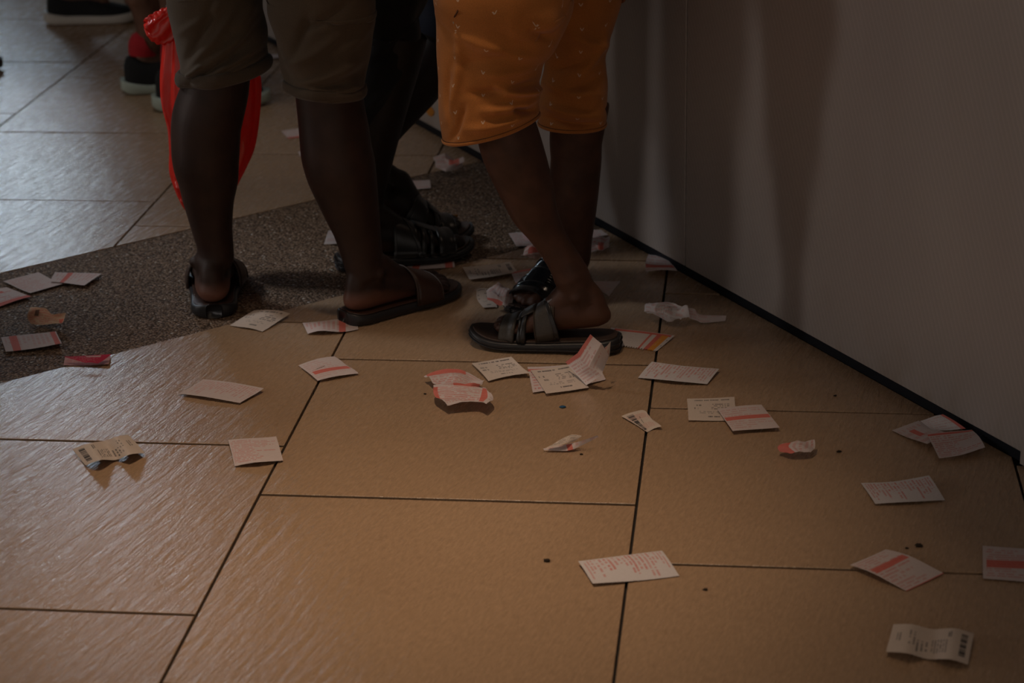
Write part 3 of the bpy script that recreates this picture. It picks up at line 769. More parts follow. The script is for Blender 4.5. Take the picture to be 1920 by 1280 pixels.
# --- other small litter
p0 = at(812, 409, .003); p1 = at(858, 404, .003)
v, f = loft([p0, p0 + (p1 - p0) * .5, p1], .0026, .0026, (0, 0, 1), 10, True, 0)
tag(mk('straw', v, f, MT['straw'], loc=p0 * [1, 1, 0]), 'yellow straw lying on the pebble band beyond the dark sandal', 'straw')
c = at(1055, 764, 0.0)
v, f = loft([c + R0 * -.006, c + R0 * -.002, c + R0 * .003, c + R0 * .006] + np.array([0, 0, .0018]), [.0005, .0045, .004, .0005], [.0005, .0015, .0015, .0005], FH, 8, True, 0.2)
tag(mk('plastic_scrap', v, f, MT['blue'], loc=c), 'tiny blue plastic scrap on the middle tile', 'litter')
CR = [(1025, 1050, .005, 'dark crumb beside the hairline mark on the front middle tile'), (1723, 1022, .006, 'dark crumb above the creased slip at right'), (1700, 1027, .003, 'tiny crumb left of the dark crumb above the creased slip'), (1090, 851, .003, 'dark crumb just below the boat shaped ticket'), (1573, 846, .004, 'dark crumb right of the small wrinkled slip'), (1566, 741, .003, 'crumb on the shaded tile by the wall'), (797, 738, .003, 'crumb left of the wrinkled slip pair'), (873, 703, .003, 'crumb above the wrinkled slip pair'), (1323, 1105, .004, 'dark crumb on the front right tile')]
for i, (x, y, r, lb) in enumerate(CR):
    c = at(x, y, r * .4)
    v, f = ellipsoid(c, (r, r * .6, r * .45), 8, 6)
    v = c + (v - c) * (1 + .35 * np.random.default_rng(i).uniform(-1, 1, (len(v), 1)))
    tag(mk('crumb', v, f, MT['crumb'], loc=c * [1, 1, 0]), lb, 'crumb', 'crumbs on the tiles')

# ------------------------------------------------------------------ people
FOOT = np.array([  # x, half width, centre z, half height   (foot of 0.25 m)
    (-.004, .010, .026, .012), (.004, .019, .027, .019), (.018, .026, .029, .026), (.040, .030, .034, .033), (.075, .030, .039, .038), (.105, .032, .036, .035),
    (.135, .037, .031, .029), (.162, .042, .025, .0225), (.185, .0435, .020, .0175), (.203, .041, .016, .0135), (.212, .036, .014, .011)])
TOES = [(.222, .252, .028, .0125), (.222, .254, .0085, .0092), (.216, .245, -.0085, .0086), (.206, .234, -.0235, .0082), (.195, .221, -.036, .0078)]

def fw(x): return np.interp(x, FOOT[:, 0], FOOT[:, 1])
def ftop(x): return np.interp(x, FOOT[:, 0], FOOT[:, 2] + FOOT[:, 3])

class Foot:
    """foot frame: origin under the heel, x to the toes, z up; side=+1 when the big toe lies towards +y"""
    def __init__(s, heel, toe, side, lift=0.022, pitch=0.0, pivot=0.19, length=None, shoepitch=0.0, wide=1.0):
        heel = np.append(np.asarray(heel)[:2], 0); toe = np.append(np.asarray(toe)[:2], 0)
        d = toe - heel; L = np.linalg.norm(d); s.x = d / L
        s.y = np.cross([0, 0, 1.0], s.x); s.side = side; s.heel = heel; s.wide = wide
        s.L = length or L; s.k = s.L / 0.275; s.lift = lift; s.pitch = math.radians(pitch); s.pivot = pivot; s.shoepitch = math.radians(shoepitch)
    def _w(s, P, pitch, z0):
        P = np.asarray(P, float) * s.k
        x, y, z = P[..., 0], P[..., 1] * s.side * s.wide, P[..., 2]
        px = s.pivot * s.k
        c, sn = math.cos(pitch), math.sin(pitch)
        dx = x - px
        bend = np.where(dx < 0, 1.0, 0.0)
        xr = px + np.where(bend > 0, dx * c + z * sn, dx); zr = np.where(bend > 0, -dx * sn + z * c, z)
        return s.heel + xr[..., None] * s.x + y[..., None] * s.y + (zr + z0)[..., None] * np.array([0, 0, 1.0])
    def w(s, P): return s._w(P, s.pitch, s.lift * s.k + 0.0)       # the bare foot
    def sw(s, P): return s._w(P, s.shoepitch, 0.0)                   # the footwear
    def shells(s, ankle_pt, ankle_r):
        out = []
        th = np.linspace(0, 2 * PI, 28, endpoint=False)
        rings = catmull(FOOT, 30)
        V = np.array([[(x, w * math.cos(a) + .004 * max(0, (x - .1) / .1), zc + hh * math.sin(a) * (1 if math.sin(a) > 0 else 1)) for a in th] for x, w, zc, hh in rings])
        f = gridfaces(len(V), 28); V = V.reshape(-1, 3)
        a, b = len(V), len(V) + 1
        V = np.vstack([V, (FOOT[0, 0] - .004, 0, .026), (FOOT[-1, 0] + .004, .003, .014)])
        for j in range(28):
            k = (j + 1) % 28; f.append((a, k, j)); f.append((b, (len(rings) - 1) * 28 + j, (len(rings) - 1) * 28 + k))
        out.append((s.w(V), [q[::-1] for q in f] if s.side > 0 else f))
        for x0, x1, y, r in TOES:
            out.append(capsule(s.w([(x0 - .03, y * .93, .018), (x0, y, .0165), ((x0 + x1) / 2, y * 1.02, .0145), (x1 - r, y * 1.03, .0105)]), np.array([.9, .92, 1.0, 1.0]) * r * s.k, 12))
        A = np.asarray(ankle_pt)
        q = s.w([(.052, 0, .078), (.054, 0, .045)])
        out.append(capsule([A, q[0], q[1]], [ankle_r, .0335 * s.k, .030 * s.k], 18, 3))
        q = s.w([(.026, 0, .066), (.021, 0, .036)])
        up = A + (A - q[0]) * .25
        out.append(capsule([up, A * .5 + q[0] * .5, q[0], q[1]], [ankle_r * .8, .026 * s.k, .023 * s.k, .024 * s.k], 14, 3))
        q = s.w([(.075, .0, .078), (.11, .0, .052), (.15, .0, .03)])
        out.append(capsule(q, np.array([.030, .027, .020]) * s.k, 14, 3))
        for y in (.030, -.031):
            c = s.w([(.056, y * .88, .084 if y > 0 else .076)])[0]
            out.append(ellipsoid(c, [.0125 * s.k] * 3, 12, 8))
        return out

def oriented(V, Fc):
    """shells must face outwards before they are fused"""
    V = np.asarray(V); c = V.mean(0); vol = 0
    for q in Fc:
        for i in range(1, len(q) - 1):
            a, b, d = V[q[0]] - c, V[q[i]] - c, V[q[i + 1]] - c
            vol += np.dot(a, np.cross(b, d))
    return (V, [t[::-1] for t in Fc]) if vol < 0 else (V, Fc)

def fuse(name, shells, mat, parent, voxel=0.004, smooth=6):
    """one continuous skin over all the shells"""
    v, f = join([oriented(*s) for s in shells])
    me = meshdata('tmp', v, f, mat)
    o = link(bpy.data.objects.new('tmp', me))
    r = o.modifiers.new('r', 'REMESH'); r.mode = 'VOXEL'; r.voxel_size = voxel; r.use_smooth_shade = True
    sm = o.modifiers.new('s', 'SMOOTH'); sm.factor = 0.5; sm.iterations = smooth
    dg = bpy.context.evaluated_depsgraph_get()
    me2 = bpy.data.meshes.new_from_object(o.evaluated_get(dg))
    bpy.data.objects.remove(o, do_unlink=True); bpy.data.meshes.remove(me)
    n = len(me2.vertices); co = np.empty(n * 3); me2.vertices.foreach_get('co', co); co = co.reshape(-1, 3)
    off = worldloc(parent)
    me2.vertices.foreach_set('co', (co - off).astype(np.float32).ravel())
    me2.materials.clear(); me2.materials.append(mat)
    me2.polygons.foreach_set('use_smooth', np.ones(len(me2.polygons), bool))
    me2.update()
    b = link(bpy.data.objects.new(name, me2)); b.parent = parent
    return b, co

def paint_soles(body, co, feet):
    """plantar skin is paler than the rest of the foot"""
    a = np.zeros(len(co))
    for ft in feet:
        d = co - ft.w([(0, 0, 0)])[0]
        up = np.array([0, 0, 1.0]) * math.cos(ft.pitch) + ft.x * math.sin(ft.pitch)
        fx = ft.x * math.cos(ft.pitch) - np.array([0, 0, 1.0]) * math.sin(ft.pitch)
        z = d @ up; x = d @ fx; y = d @ ft.y
        m = np.clip((.050 - np.clip(x - .05, 0, 1) * .30 - z) / .026, 0, 1) * ((np.abs(y) < .06) & (x > -.03) & (x < .3))
        a = np.maximum(a, m)
    at_ = body.data.attributes.new('paint', 'FLOAT', 'POINT'); at_.data.foreach_set('value', a.astype(np.float32))

def leg_rows(rows, base, dy=0.0):
    """rows (cx, cy, width) of pixels -> centres and half widths in metres on the upright plane through base"""
    C, R = [], []
    for i, r in enumerate(rows):
        o = r[3] if len(r) > 3 else dy
        p = upright(r[0], r[1], base, o); C.append(p); R.append(0.5 * r[2] * np.dot(p - EYE, FW) / F)
    return np.array(C), np.array(R)

def thigh(rows, base, hx, k=0.74):
    C, R = leg_rows(rows[1:], base)
    return loft(catmull(np.vstack([C, hx]), 40), catmull(np.append(R * k, .092), 40), catmull(np.append(R * k, .092), 40), R0, 24)

def upper_body(hip, face, arms, h=1.70):
    """trunk, neck, head and arms; face is the direction the person looks"""
    hip = np.asarray(hip, float); fx = np.append(np.asarray(face, float)[:2], 0); fx /= np.linalg.norm(fx); lx = np.cross([0, 0, 1.0], fx)
    k = h / 1.70
    def P(x, y, z): return np.array([hip[0], hip[1], 0]) + fx * x + lx * y + np.array([0, 0, z * k])
    sh = []
    Z = [(.80, .13, .10, 0), (.88, .165, .115, -.01), (.98, .150, .105, 0), (1.08, .138, .10, .005), (1.20, .155, .108, .01), (1.32, .172, .11, 0), (1.39, .150, .085, -.005), (1.43, .085, .06, -.01), (1.46, .058, .058, 0)]
    sh.append(loft([P(x, 0, z) for z, a, b, x in Z], [a for z, a, b, x in Z], [b for z, a, b, x in Z], lx, 32))
    sh.append(capsule([P(0, 0, 1.42), P(.01, 0, 1.53)], [.058, .052], 16))
    Rm = np.array([fx, lx, [0, 0, 1.0]]).T
    sh.append(ellipsoid(P(.015, 0, 1.605), (.095, .075, .105), 24, 16, Rm)); sh.append(ellipsoid(P(.035, 0, 1.55), (.065, .056, .06), 20, 12, Rm))
    sh.append(capsule([P(.10, 0, 1.61), P(.122, 0, 1.578), P(.105, 0, 1.568)], [.009, .014, .012], 10))
    for s in (-1, 1):
        sh.append(ellipsoid(P(.0, s * .078, 1.59), (.018, .010, .032), 12, 8, Rm))
        sh.append(ellipsoid(P(.088, s * .032, 1.607), (.014, .016, .010), 12, 8, Rm))
        sh.append(capsule([P(.092, s * .012, 1.536), P(.085, s * .026, 1.536)], [.009, .006], 8))
        el, wr, hd = [np.asarray(q, float) for q in arms[0 if s < 0 else 1]]
        sh.append(capsule([P(0, s * .155, 1.375), el * .5 + P(0, s * .18, 1.37) * .5, el], [.055, .047, .040], 16))
        sh.append(capsule([el, el * .6 + wr * .4, wr], [.040, .038, .026], 16))
        d = hd - wr; d /= np.linalg.norm(d); sd = np.cross(d, lx); sd /= np.linalg.norm(sd)
        sh.append(capsule([wr, wr + d * .045, wr + d * .085], [.026, .034, .034], 14))
        nrm = np.cross(d, sd)
        for j, (o, ln) in enumerate(((-.026, .062), (-.009, .074), (.009, .079), (.025, .070))):
            b = wr + d * .085 + sd * o
            sh.append(capsule([b, b + d * ln * .45, b + d * ln * .8 + nrm * .012 * s, b + d * ln * .85 + nrm * .03 * s], [.011, .010, .0095, .008], 8))
        b = wr + d * .03 - sd * .03
        sh.append(capsule([b, b - sd * .02 + d * .03, b - sd * .02 + d * .06 + nrm * .01], [.014, .012, .009], 8))
    return sh, P

def hanging_arms(hip, face, bend=.06, w=.235):
    fx = np.append(np.asarray(face, float)[:2], 0); fx /= np.linalg.norm(fx); lx = np.cross([0, 0, 1.0], fx); hp_ = np.array([hip[0], hip[1], 0])
    return [[hp_ + lx * s * w + [0, 0, 1.11], hp_ + lx * s * (w + .015) + fx * bend + [0, 0, .86], hp_ + lx * s * (w + .01) + fx * (bend + .02) + [0, 0, .76]] for s in (-1, 1)]

def shirt_and_hair(root, P, face, arms, mat):
    fx = np.append(np.asarray(face, float)[:2], 0); fx /= np.linalg.norm(fx); lx = np.cross([0, 0, 1.0], fx)
    Z = [(.84, .185, .135), (.92, .182, .132), (1.08, .162, .122), (1.22, .172, .124), (1.33, .186, .124), (1.40, .16, .10), (1.435, .09, .075)]
    sh = [loft([P(0, 0, z) for z, a, b in Z], [a for z, a, b in Z], [b for z, a, b in Z], lx, 40, False)]
    for s in (-1, 1):
        el = np.asarray(arms[0 if s < 0 else 1][0], float); a = P(0, s * .15, 1.38)
        sh.append(loft([a, a * .6 + P(0, s * .2, 1.34) * .4, P(0, s * .2, 1.34) * .3 + (a * .4 + el * .6) * .7, a * .25 + el * .75], [.075, .075, .072, .07], [.075, .075, .072, .07], fx, 24, False))
    mk('shirt', *join(sh), mat, parent=root)
    hv = ellipsoid(P(-.008, 0, 1.632), (.098, .082, .092), 24, 16, np.array([fx, lx, [0, 0, 1.0]]).T)
    mk('hair', *hv, MT['hair'], parent=root)

def shorts_leg(name, rows, base, hip_pt, hip_r, mat, parent, depth=1.05, folds=(), hem_up=0.0, seed=0, noise=.004, m=150, n=132, crease=1.45):
    """one leg of a pair of shorts as a dense cloth tube; rows run from the hem upwards (pixels), then on to the hip"""
    C, R = leg_rows(rows, base)
    C = np.vstack([C, hip_pt]); R = np.append(R, hip_r)
    C = catmull(C, m); R = catmull(R, m)
    T = np.gradient(C, axis=0); T /= np.linalg.norm(T, axis=1)[:, None]
    e1 = R0 - (T @ R0)[:, None] * T; e1 /= np.linalg.norm(e1, axis=1)[:, None]
    e2 = np.cross(T, e1)
    s = np.concatenate([[0], np.cumsum(np.linalg.norm(np.diff(C, axis=0), axis=1))])
    th = np.linspace(0, 2 * PI, n, endpoint=False)
    rad = e1[:, None, :] * np.cos(th)[None, :, None] + depth * e2[:, None, :] * np.sin(th)[None, :, None]
    rg = np.random.default_rng(seed)
    dr = np.zeros((m, n))
    SS, TH = np.meshgrid(s, th, indexing='ij')
    for k in range(10):      # loose drape all round
        a = rg.integers(1, 6); b = rg.uniform(8, 42); dr += noise * rg.uniform(.2, 1) / 2.2 * np.sin(a * TH + b * SS + rg.uniform(0, 6.3))
    dr *= np.clip(.35 + SS / .05, 0, 1)
    V = C[:, None, :] + rad * (R[:, None, None] + dr[..., None])
    # creases drawn along lines seen on the cloth
    fl = V.reshape(-1, 3) - EYE
    w = fl @ FW; px = 960 + F * (fl @ RIGHT) / w; py = 640 - F * (fl @ UP) / w
    facing = np.clip(-(np.sin(TH)) * 3 + .6, 0, 1).ravel()
    add = np.zeros(m * n)
    for (x1, y1, x2, y2, amp, wd) in folds:
        d = np.array([x2 - x1, y2 - y1], float); L = np.hypot(*d); d /= L
        u = (px - x1) * d[0] + (py - y1) * d[1]; v = -(px - x1) * d[1] + (py - y1) * d[0]
        bow = 0.06 * L * np.sin(np.clip(u / L, 0, 1) * PI)
        taper = np.clip(np.minimum(u, L - u) / (L * .3) + .25, 0, 1) * ((u > -L * .1) & (u < L * 1.1))
        add += crease * amp * np.exp(-((v - bow) / wd) ** 2) * taper * facing
    V = V + rad * add.reshape(m, n)[..., None]
    if hem_up:               # the hem runs higher on one side
        lift = np.exp(-SS / .10) * np.cos(TH) * hem_up
        V = V + T[:, None, :] * lift[..., None]
    faces = gridfaces(m, n)
    o = mk(name, V.reshape(-1, 3), faces, mat, parent=parent)
    uv = o.data.uv_layers.new(name='cloth')
    ur = float(np.mean(R[:m // 2])) * th; ur_end = float(np.mean(R[:m // 2])) * 2 * PI
    lv = np.empty(len(o.data.loops), np.int32); o.data.loops.foreach_get('vertex_index', lv)
    sv = np.concatenate([np.zeros((1, n)), np.cumsum(np.linalg.norm(np.diff(V, axis=0), axis=2), axis=0)]).ravel()
    uu = np.tile(ur, m)[lv]; vv = sv[lv]
    q = uu.reshape(-1, 4); wrap = (q.max(1) - q.min(1)) > ur_end / 2
    q[wrap] = np.where(q[wrap] < ur_end / 2, q[wrap] + ur_end, q[wrap])
    uv.data.foreach_set('uv', np.c_[q.ravel(), vv].astype(np.float32).ravel())
    md = o.modifiers.new('cloth', 'SOLIDIFY'); md.thickness = .0022; md.offset = -1
    return o, V, rad

def ringtube(V, rad, rows, out, r, name, mat, parent, n=8, wob=0.0, seed=0, sx=1.0):
    """a rolled tube following one ring of a cloth tube"""
    P = V[rows] + rad[rows] * out; k = len(P)
    rg = np.random.default_rng(seed); ph = np.linspace(0, 2 * PI, k, endpoint=False)
    rr = r * (1 + wob * sum(np.sin(a * ph + rg.uniform(0, 6)) / a for a in (2, 3, 5, 7)))
    T = np.roll(P, -1, 0) - np.roll(P, 1, 0); T /= np.linalg.norm(T, axis=1)[:, None]
    O = rad[rows] / np.linalg.norm(rad[rows], axis=1)[:, None]; B = np.cross(T, O)
    th = np.linspace(0, 2 * PI, n, endpoint=False)
    G = P[:, None] + rr[:, None, None] * (O[:, None] * np.cos(th)[None, :, None] + sx * B[:, None] * np.sin(th)[None, :, None])
    f = [(i * n + j, i * n + (j + 1) % n, ((i + 1) % k) * n + (j + 1) % n, ((i + 1) % k) * n + j) for i in range(k) for j in range(n)]
    return mk(name, G.reshape(-1, 3), f, mat, parent=parent)

# --- footwear in the foot frame
SOLE = np.array([(-.010, .010), (-.006, .020), (.004, .029), (.025, .0355), (.06, .036), (.10, .0375), (.14, .042), (.18, .0475), (.21, .0475), (.235, .042), (.253, .032), (.264, .020), (.269, .009)])

def sole_shell(ft, prof, grow=0.0, z0=0.0, inset=0.0, n=24, yoff=.004):
    """prof(x) -> (bottom, top)"""
    st = catmull(SOLE, 46); V = []
    th = np.linspace(0, 2 * PI, n, endpoint=False)
    for x, w in st:
        b, t = prof(x); w = max(.004, w + grow - inset)
        c, h = (b + t) / 2, (t - b) / 2
        yo = yoff * np.clip((x - .08) / .12, 0, 1)
        xx = .13 + (x - .13) * (1 + (grow - inset) / .14)
        for a in th:
            ca, sa = math.cos(a), math.sin(a); p = .42
            V.append((xx, yo + w * np.sign(ca) * abs(ca) ** p, c + h * np.sign(sa) * abs(sa) ** p))
    m = len(st); f = gridfaces(m, n); V = np.array(V)
    f.append(tuple(range(n))); f.append(tuple(range((m - 1) * n, m * n))[::-1])
    W_ = ft.sw(V)
    return oriented(W_, f)

def strap_shell(ft, a0, a1, b0, b1, t0=0.0, t1=1.0, out=.003, thick=.003, zs=.012, n=26, m=9, puff=0.0, arch=0.0, lift=None, useshoe=False):
    """band over the foot: from x range a0..a1 on the outer edge to b0..b1 on the inner edge"""
    top, bot = [], []
    lift = ft.lift if lift is None else lift
    for i in range(n):
        t = t0 + (t1 - t0) * i / (n - 1)
        for j in range(m):
            u = j / (m - 1)
            x = (a0 + (a1 - a0) * u) * (1 - t) + (b0 + (b1 - b0) * u) * t + arch * math.sin(PI * t)
            w = fw(x) + out + .003; h = ftop(x) + out
            ph = PI * (1 - t)
            e = thick * (.55 if j in (0, m - 1) else 1.0) + puff * math.sin(PI * u)
            for lst, k in ((top, e), (bot, 0.0)):
                lst.append((x, -(w + k) * math.cos(ph) * -1 * -1 + .004 * np.clip((x - .1) / .1, 0, 1), zs - lift + (h + k - (zs - lift)) * math.sin(ph) ** .75))
    V = np.vstack([np.array(top), np.array(bot)]); N = n * m
    f = []
    for i in range(n - 1):
        for j in range(m - 1):
            q = (i * m + j, i * m + j + 1, (i + 1) * m + j + 1, (i + 1) * m + j)
            f.append(q); f.append(tuple(N + k for k in q[::-1]))
    for i in range(n - 1):
        for j in (0, m - 1):
            f.append((i * m + j, (i + 1) * m + j, N + (i + 1) * m + j, N + i * m + j))
    for j in range(m - 1):
        for i in (0, n - 1):
            f.append((i * m + j, i * m + j + 1, N + i * m + j + 1, N + i * m + j))
    return oriented(ft.w(V), f)

def sneaker(ft, root, upper, sole, accent):
    s = mk('sneaker', *sole_shell(ft, lambda x: (.0 + .012 * np.clip((x - .2) / .07, 0, 1) ** 2 + .014 * np.clip((.022 - x) / .032, 0, 1) ** 2, .030 + .010 * np.clip((.06 - x) / .07, 0, 1) + .006 * np.clip((x - .2) / .07, 0, 1)), grow=.006), sole, parent=root)
    U = np.array([(-.004, .020, .075), (.006, .030, .098), (.03, .036, .100), (.07, .037, .094), (.10, .038, .092), (.13, .041, .082), (.17, .046, .066), (.21, .045, .055), (.24, .038, .048), (.258, .024, .040)])
    st = catmull(U, 34); n = 24; V = []
    for x, w, h in st:
        for a in np.linspace(0, 2 * PI, n, endpoint=False):
            ca, sa = math.cos(a), math.sin(a)
            V.append((x, .003 + w * np.sign(ca) * abs(ca) ** .75, .018 + (h - .018) * max(0, sa) ** .8 - .004 * max(0, -sa)))
    f = gridfaces(len(st), n); f.append(tuple(range(n))); f.append(tuple(range((len(st) - 1) * n, len(st) * n))[::-1])
    mk('shoe_upper', *oriented(ft.sw(np.array(V)), f), upper, parent=s)
    L = []
    for k in range(4):
        x = .115 + .02 * k; h = np.interp(x, U[:, 0], U[:, 2])
        L.append(capsule(ft.sw([(x, -.018, h - .004), (x + .004, 0, h + .003), (x, .020, h - .004)]), [.003] * 3, 8))
    mk('shoelace', *join(L), accent, parent=s)
    return s

def dir2(a, b):
    d = np.asarray(b)[:2] - np.asarray(a)[:2]; return d / np.linalg.norm(d)

# ---- person in olive shorts, seen from behind
def person_olive():
    hip = np.array([-0.905, 3.865, 0.86]); face = (0.12, 1.0)
    root = empty('person', (hip[0], hip[1], 0), 'person from behind in rolled olive-brown shorts and brown slides, holding a red bag', 'person', 'people standing on the tiles')
    hl = at(402, 594)[:2]; dl = dir2((0, 0), hl) * [1, 1]; dl = np.array([dl[0] + .03, dl[1]]); dl /= np.linalg.norm(dl)
    FL = Foot(hl + dl * .006, hl + dl * .281, -1, lift=.019, wide=1.17)
    hr = at(645, 608)[:2]; tr = at(838, 551)[:2]; dr = dir2(hr, tr)
    FR = Foot(hr + dr * .012, hr + dr * .285, 1, lift=.019, wide=1.08)
    bl = hl + dl * .062; br = hr + dr * .068
    CL, RL = leg_rows([(415, 60, 120), (412, 100, 120), (404, 165, 126), (391, 213, 132), (386.5, 237, 131), (385.5, 269, 129), (386, 302, 125), (390, 336, 114), (391, 369, 99), (394, 400, 86), (398, 430, 76), (403, 457, 69), (405, 480, 68)], bl)
    CR_, RR = leg_rows([(608, 70, 126), (612, 120, 128), (620, 200, 128), (626, 243, 132), (631, 285, 135), (636, 306, 135), (641, 327, 131), (650, 360, 119), (661, 400, 103), (669, 429, 91), (676, 463, 81), (682, 492, 75), (688, 515, 72)], br)
    arms = hanging_arms(hip, face, .06, .215)
    arms[1] = [np.array([-1.17, 3.90, 1.12]), np.array([-1.135, 4.05, .90]), np.array([-1.105, 4.10, .80])]
    sh, P = upper_body(hip, face, arms)
    SL = [(421, 132, 158), (421, 118, 164), (420, 100, 165), (417, 70, 175), (409, 35, 176), (404, 0, 182), (402, -40, 188)]
    SR = [(611, 166, 138), (610, 150, 147), (608, 130, 156), (606, 100, 172), (604, 60, 187), (602, 20, 203), (600, -30, 208)]
    for C, R, ft, hx, rw, bs in ((CL, RL, FL, P(0, .09, .86), SL, bl), (CR_, RR, FR, P(0, -.09, .86), SR, br)):
        ry = R * np.interp(np.arange(len(R)), [0, 4, len(R) - 1], [1.0, 1.05, 1.15])
        sh.append(loft(catmull(C, 60), catmull(R, 60), catmull(ry, 60), R0, 32))
        sh.append(thigh(rw, bs, hx))
        sh += ft.shells(C[-1], R[-1] * 1.02)
    body, co = fuse('body', sh, MT['skinA'], root)
    paint_soles(body, co, (FL, FR))
    shirt_and_hair(root, P, face, arms, MT['greycloth'])
    # shorts
    sl = empty('shorts', (hip[0], hip[1], .5)); sl.parent = root; sl.location = (0, 0, .5)
    fl = [(345, 135, 470, 60, .005, 9), (342, 128, 440, 20, .004, 8), (360, 140, 490, 95, .006, 8), (380, 150, 498, 110, .005, 6), (345, 110, 400, 0, -.005, 9), (420, 120, 500, 40, -.005, 10), (345, 142, 420, 118, -.007, 6), (330, 60, 420, 0, .003, 8), (352, 132, 380, 116, .007, 5), (440, 60, 480, 5, .004, 10)]
    o, V, rad = shorts_leg('shorts_leg', SL, bl, P(0, .085, .84), .125, MT['olive'], sl, 1.0, fl, .020, 3)
    for q, (row, out, rr) in enumerate(((2, .004, .0075), (8, .004, .0065))):
        ringtube(V, rad, row, out, rr, 'rolled_cuff', MT['olive_hem'], o, 10, .22, 5 + q, 1.7)
    fr = [(545, 165, 680, 110, .004, 8), (560, 180, 690, 150, .004, 6), (530, 130, 640, 60, .004, 10), (600, 170, 688, 120, -.005, 8), (540, 120, 580, 20, -.004, 10), (640, 100, 700, 30, .004, 9), (560, 60, 660, 0, -.004, 10), (575, 168, 640, 160, .005, 5)]
    o, V, rad = shorts_leg('shorts_leg', SR, br, P(0, -.085, .84), .125, MT['olive'], sl, 1.0, fr, -.008, 4)
    for q, (row, out, rr) in enumerate(((1, .003, .0055), (6, .003, .005))):
        ringtube(V, rad, row, out, rr, 'rolled_cuff', MT['olive_hem'], o, 10, .2, 8 + q, 1.8)
    Z = [(.78, .19, .135), (.84, .19, .14), (.92, .18, .13), (.98, .165, .118)]
    mk('shorts_seat', *loft([P(-.01, 0, z) for z, a, b in Z], [a for z, a, b in Z], [b for z, a, b in Z], np.cross([0, 0, 1.0], [*face, 0]) * -1, 48), MT['olive'], parent=sl)
    # slides with a wide band
    for ft in (FL, FR):
        s = mk('slide_sandal', *sole_shell(ft, lambda x: (.0035 * np.clip((x - .2) / .06, 0, 1), .022 + .006 * np.clip((.02 - x) / .03, 0, 1)), grow=.0035), MT['rubber'], parent=root)
        mk('insole', *sole_shell(ft, lambda x: (.020, .0245 + .004 * np.clip((.01 - x) / .02, 0, 1)), inset=.0015), MT['brown'], parent=s)
        mk('strap', *strap_shell(ft, .122, .186, .136, .196, zs=.014, out=.004, thick=.004, arch=.010), MT['brown'], parent=s)
        mk('strap_edge', *strap_shell(ft, .119, .123, .133, .137, zs=.014, out=.0045, thick=.005, arch=.010, m=3), MT['insole'], parent=s)
        mk('strap_edge', *strap_shell(ft, .184, .188, .194, .198, zs=.014, out=.0045, thick=.005, arch=.010, m=3), MT['insole'], parent=s)
    return root
person_olive()

# ---- red carrier bag hanging beyond the left leg
def red_bag():
    base = np.array([-1.085, 4.095, 0.0])
    rows = [(360, -26, 46), (362, 0, 74), (368, 40, 104), (372, 67, 124), (384, 105, 158), (393, 142, 184), (395, 190, 185), (399, 235, 170), (396, 282, 158), (389, 318, 142), (386, 345, 122), (386, 370, 100), (391, 392, 82), (400, 406, 58), (404, 412, 30)]
    C, R = leg_rows(rows, base)
    m, n = 130, 140
    C, R = catmull(C, m), np.maximum(catmull(R, m), .004)
    s = np.linspace(0, 1, m); th = np.linspace(0, 2 * PI, n, endpoint=False)
    dep = np.interp(s, [0, .2, .5, .8, 1], [.012, .030, .055, .05, .012])
    S_, T_ = np.meshgrid(s, th, indexing='ij')
    ple = .0065 * np.sin(9 * T_ + 2.2 * np.sin(5 * S_)) * np.interp(S_, [0, .3, .7, 1], [1, .8, .35, .7]) + .004 * np.sin(17 * T_ + 9 * S_) * np.interp(S_, [0, .3, .6, 1], [1, .6, .3, .8])
    cr = np.zeros_like(S_)
    rg = np.random.default_rng(3)
    for k in range(26):
        a = rg.uniform(-1, 1); b = rg.uniform(.62, 1); cr += .0035 * np.exp(-(((S_ - b) + a * .12 * np.sin(T_ + k)) / .013) ** 2) * rg.choice([-1, 1])
    fh = np.array([FH[0], FH[1], 0])
    V = C[:, None] + R0 * ((R[:, None] + ple * .6) * np.cos(T_))[..., None] + fh * ((dep[:, None] + ple + cr) * np.sin(T_))[..., None]
    f = gridfaces(m, n)
    f.append(tuple(range((m - 1) * n, m * n))[::-1])
    loc = base * [1, 1, 0] + np.array([0, 0, float(V[..., 2].min())])
    o = tag(mk('plastic_bag', V.reshape(-1, 3), f, MT['bag'], loc=loc), 'red plastic carrier bag hanging beyond the left calf of the olive shorts wearer', 'bag')
    # the free handle that flops over to the left
    Cf, Rf = leg_rows([(352, 14, 40), (334, 34, 56), (318, 42, 60), (303, 45, 54), (290, 48, 46), (279, 48, 34), (272, 46, 16)], base, -.012)
    Cf = catmull(Cf, 50); Rf = catmull(Rf, 50); V = []
    th = np.linspace(0, 2 * PI, 48, endpoint=False)
    for i in range(50):
        w = Rf[i] * (1 + .07 * math.sin(i * .9))
        for a in th:
            V.append(Cf[i] + np.array([0, 0, 1.0]) * (w * math.cos(a) - .012 * math.sin(i / 49 * PI) * (math.cos(a) < 0)) + fh * (.012 + .003 * math.sin(6 * a + i * .25)) * math.sin(a) * min(1, (50 - i) / 8) + R0 * .003 * math.sin(5 * a))
    ff = gridfaces(50, 48); ff.append(tuple(range(49 * 48, 50 * 48))[::-1])
    mk('bag_handle', np.array(V), ff, MT['bag'], parent=o)
    q = [C[0] + [0, 0, -.01], upright(366, -60, base), np.array([-1.105, 4.10, .735]), np.array([-1.115, 4.085, .79])]
    mk('bag_handle', *loft(catmull(q, 24), [.022] * 12 + [.018] * 12, [.007] * 24, R0, 20, True), MT['bag'], parent=o)
red_bag()

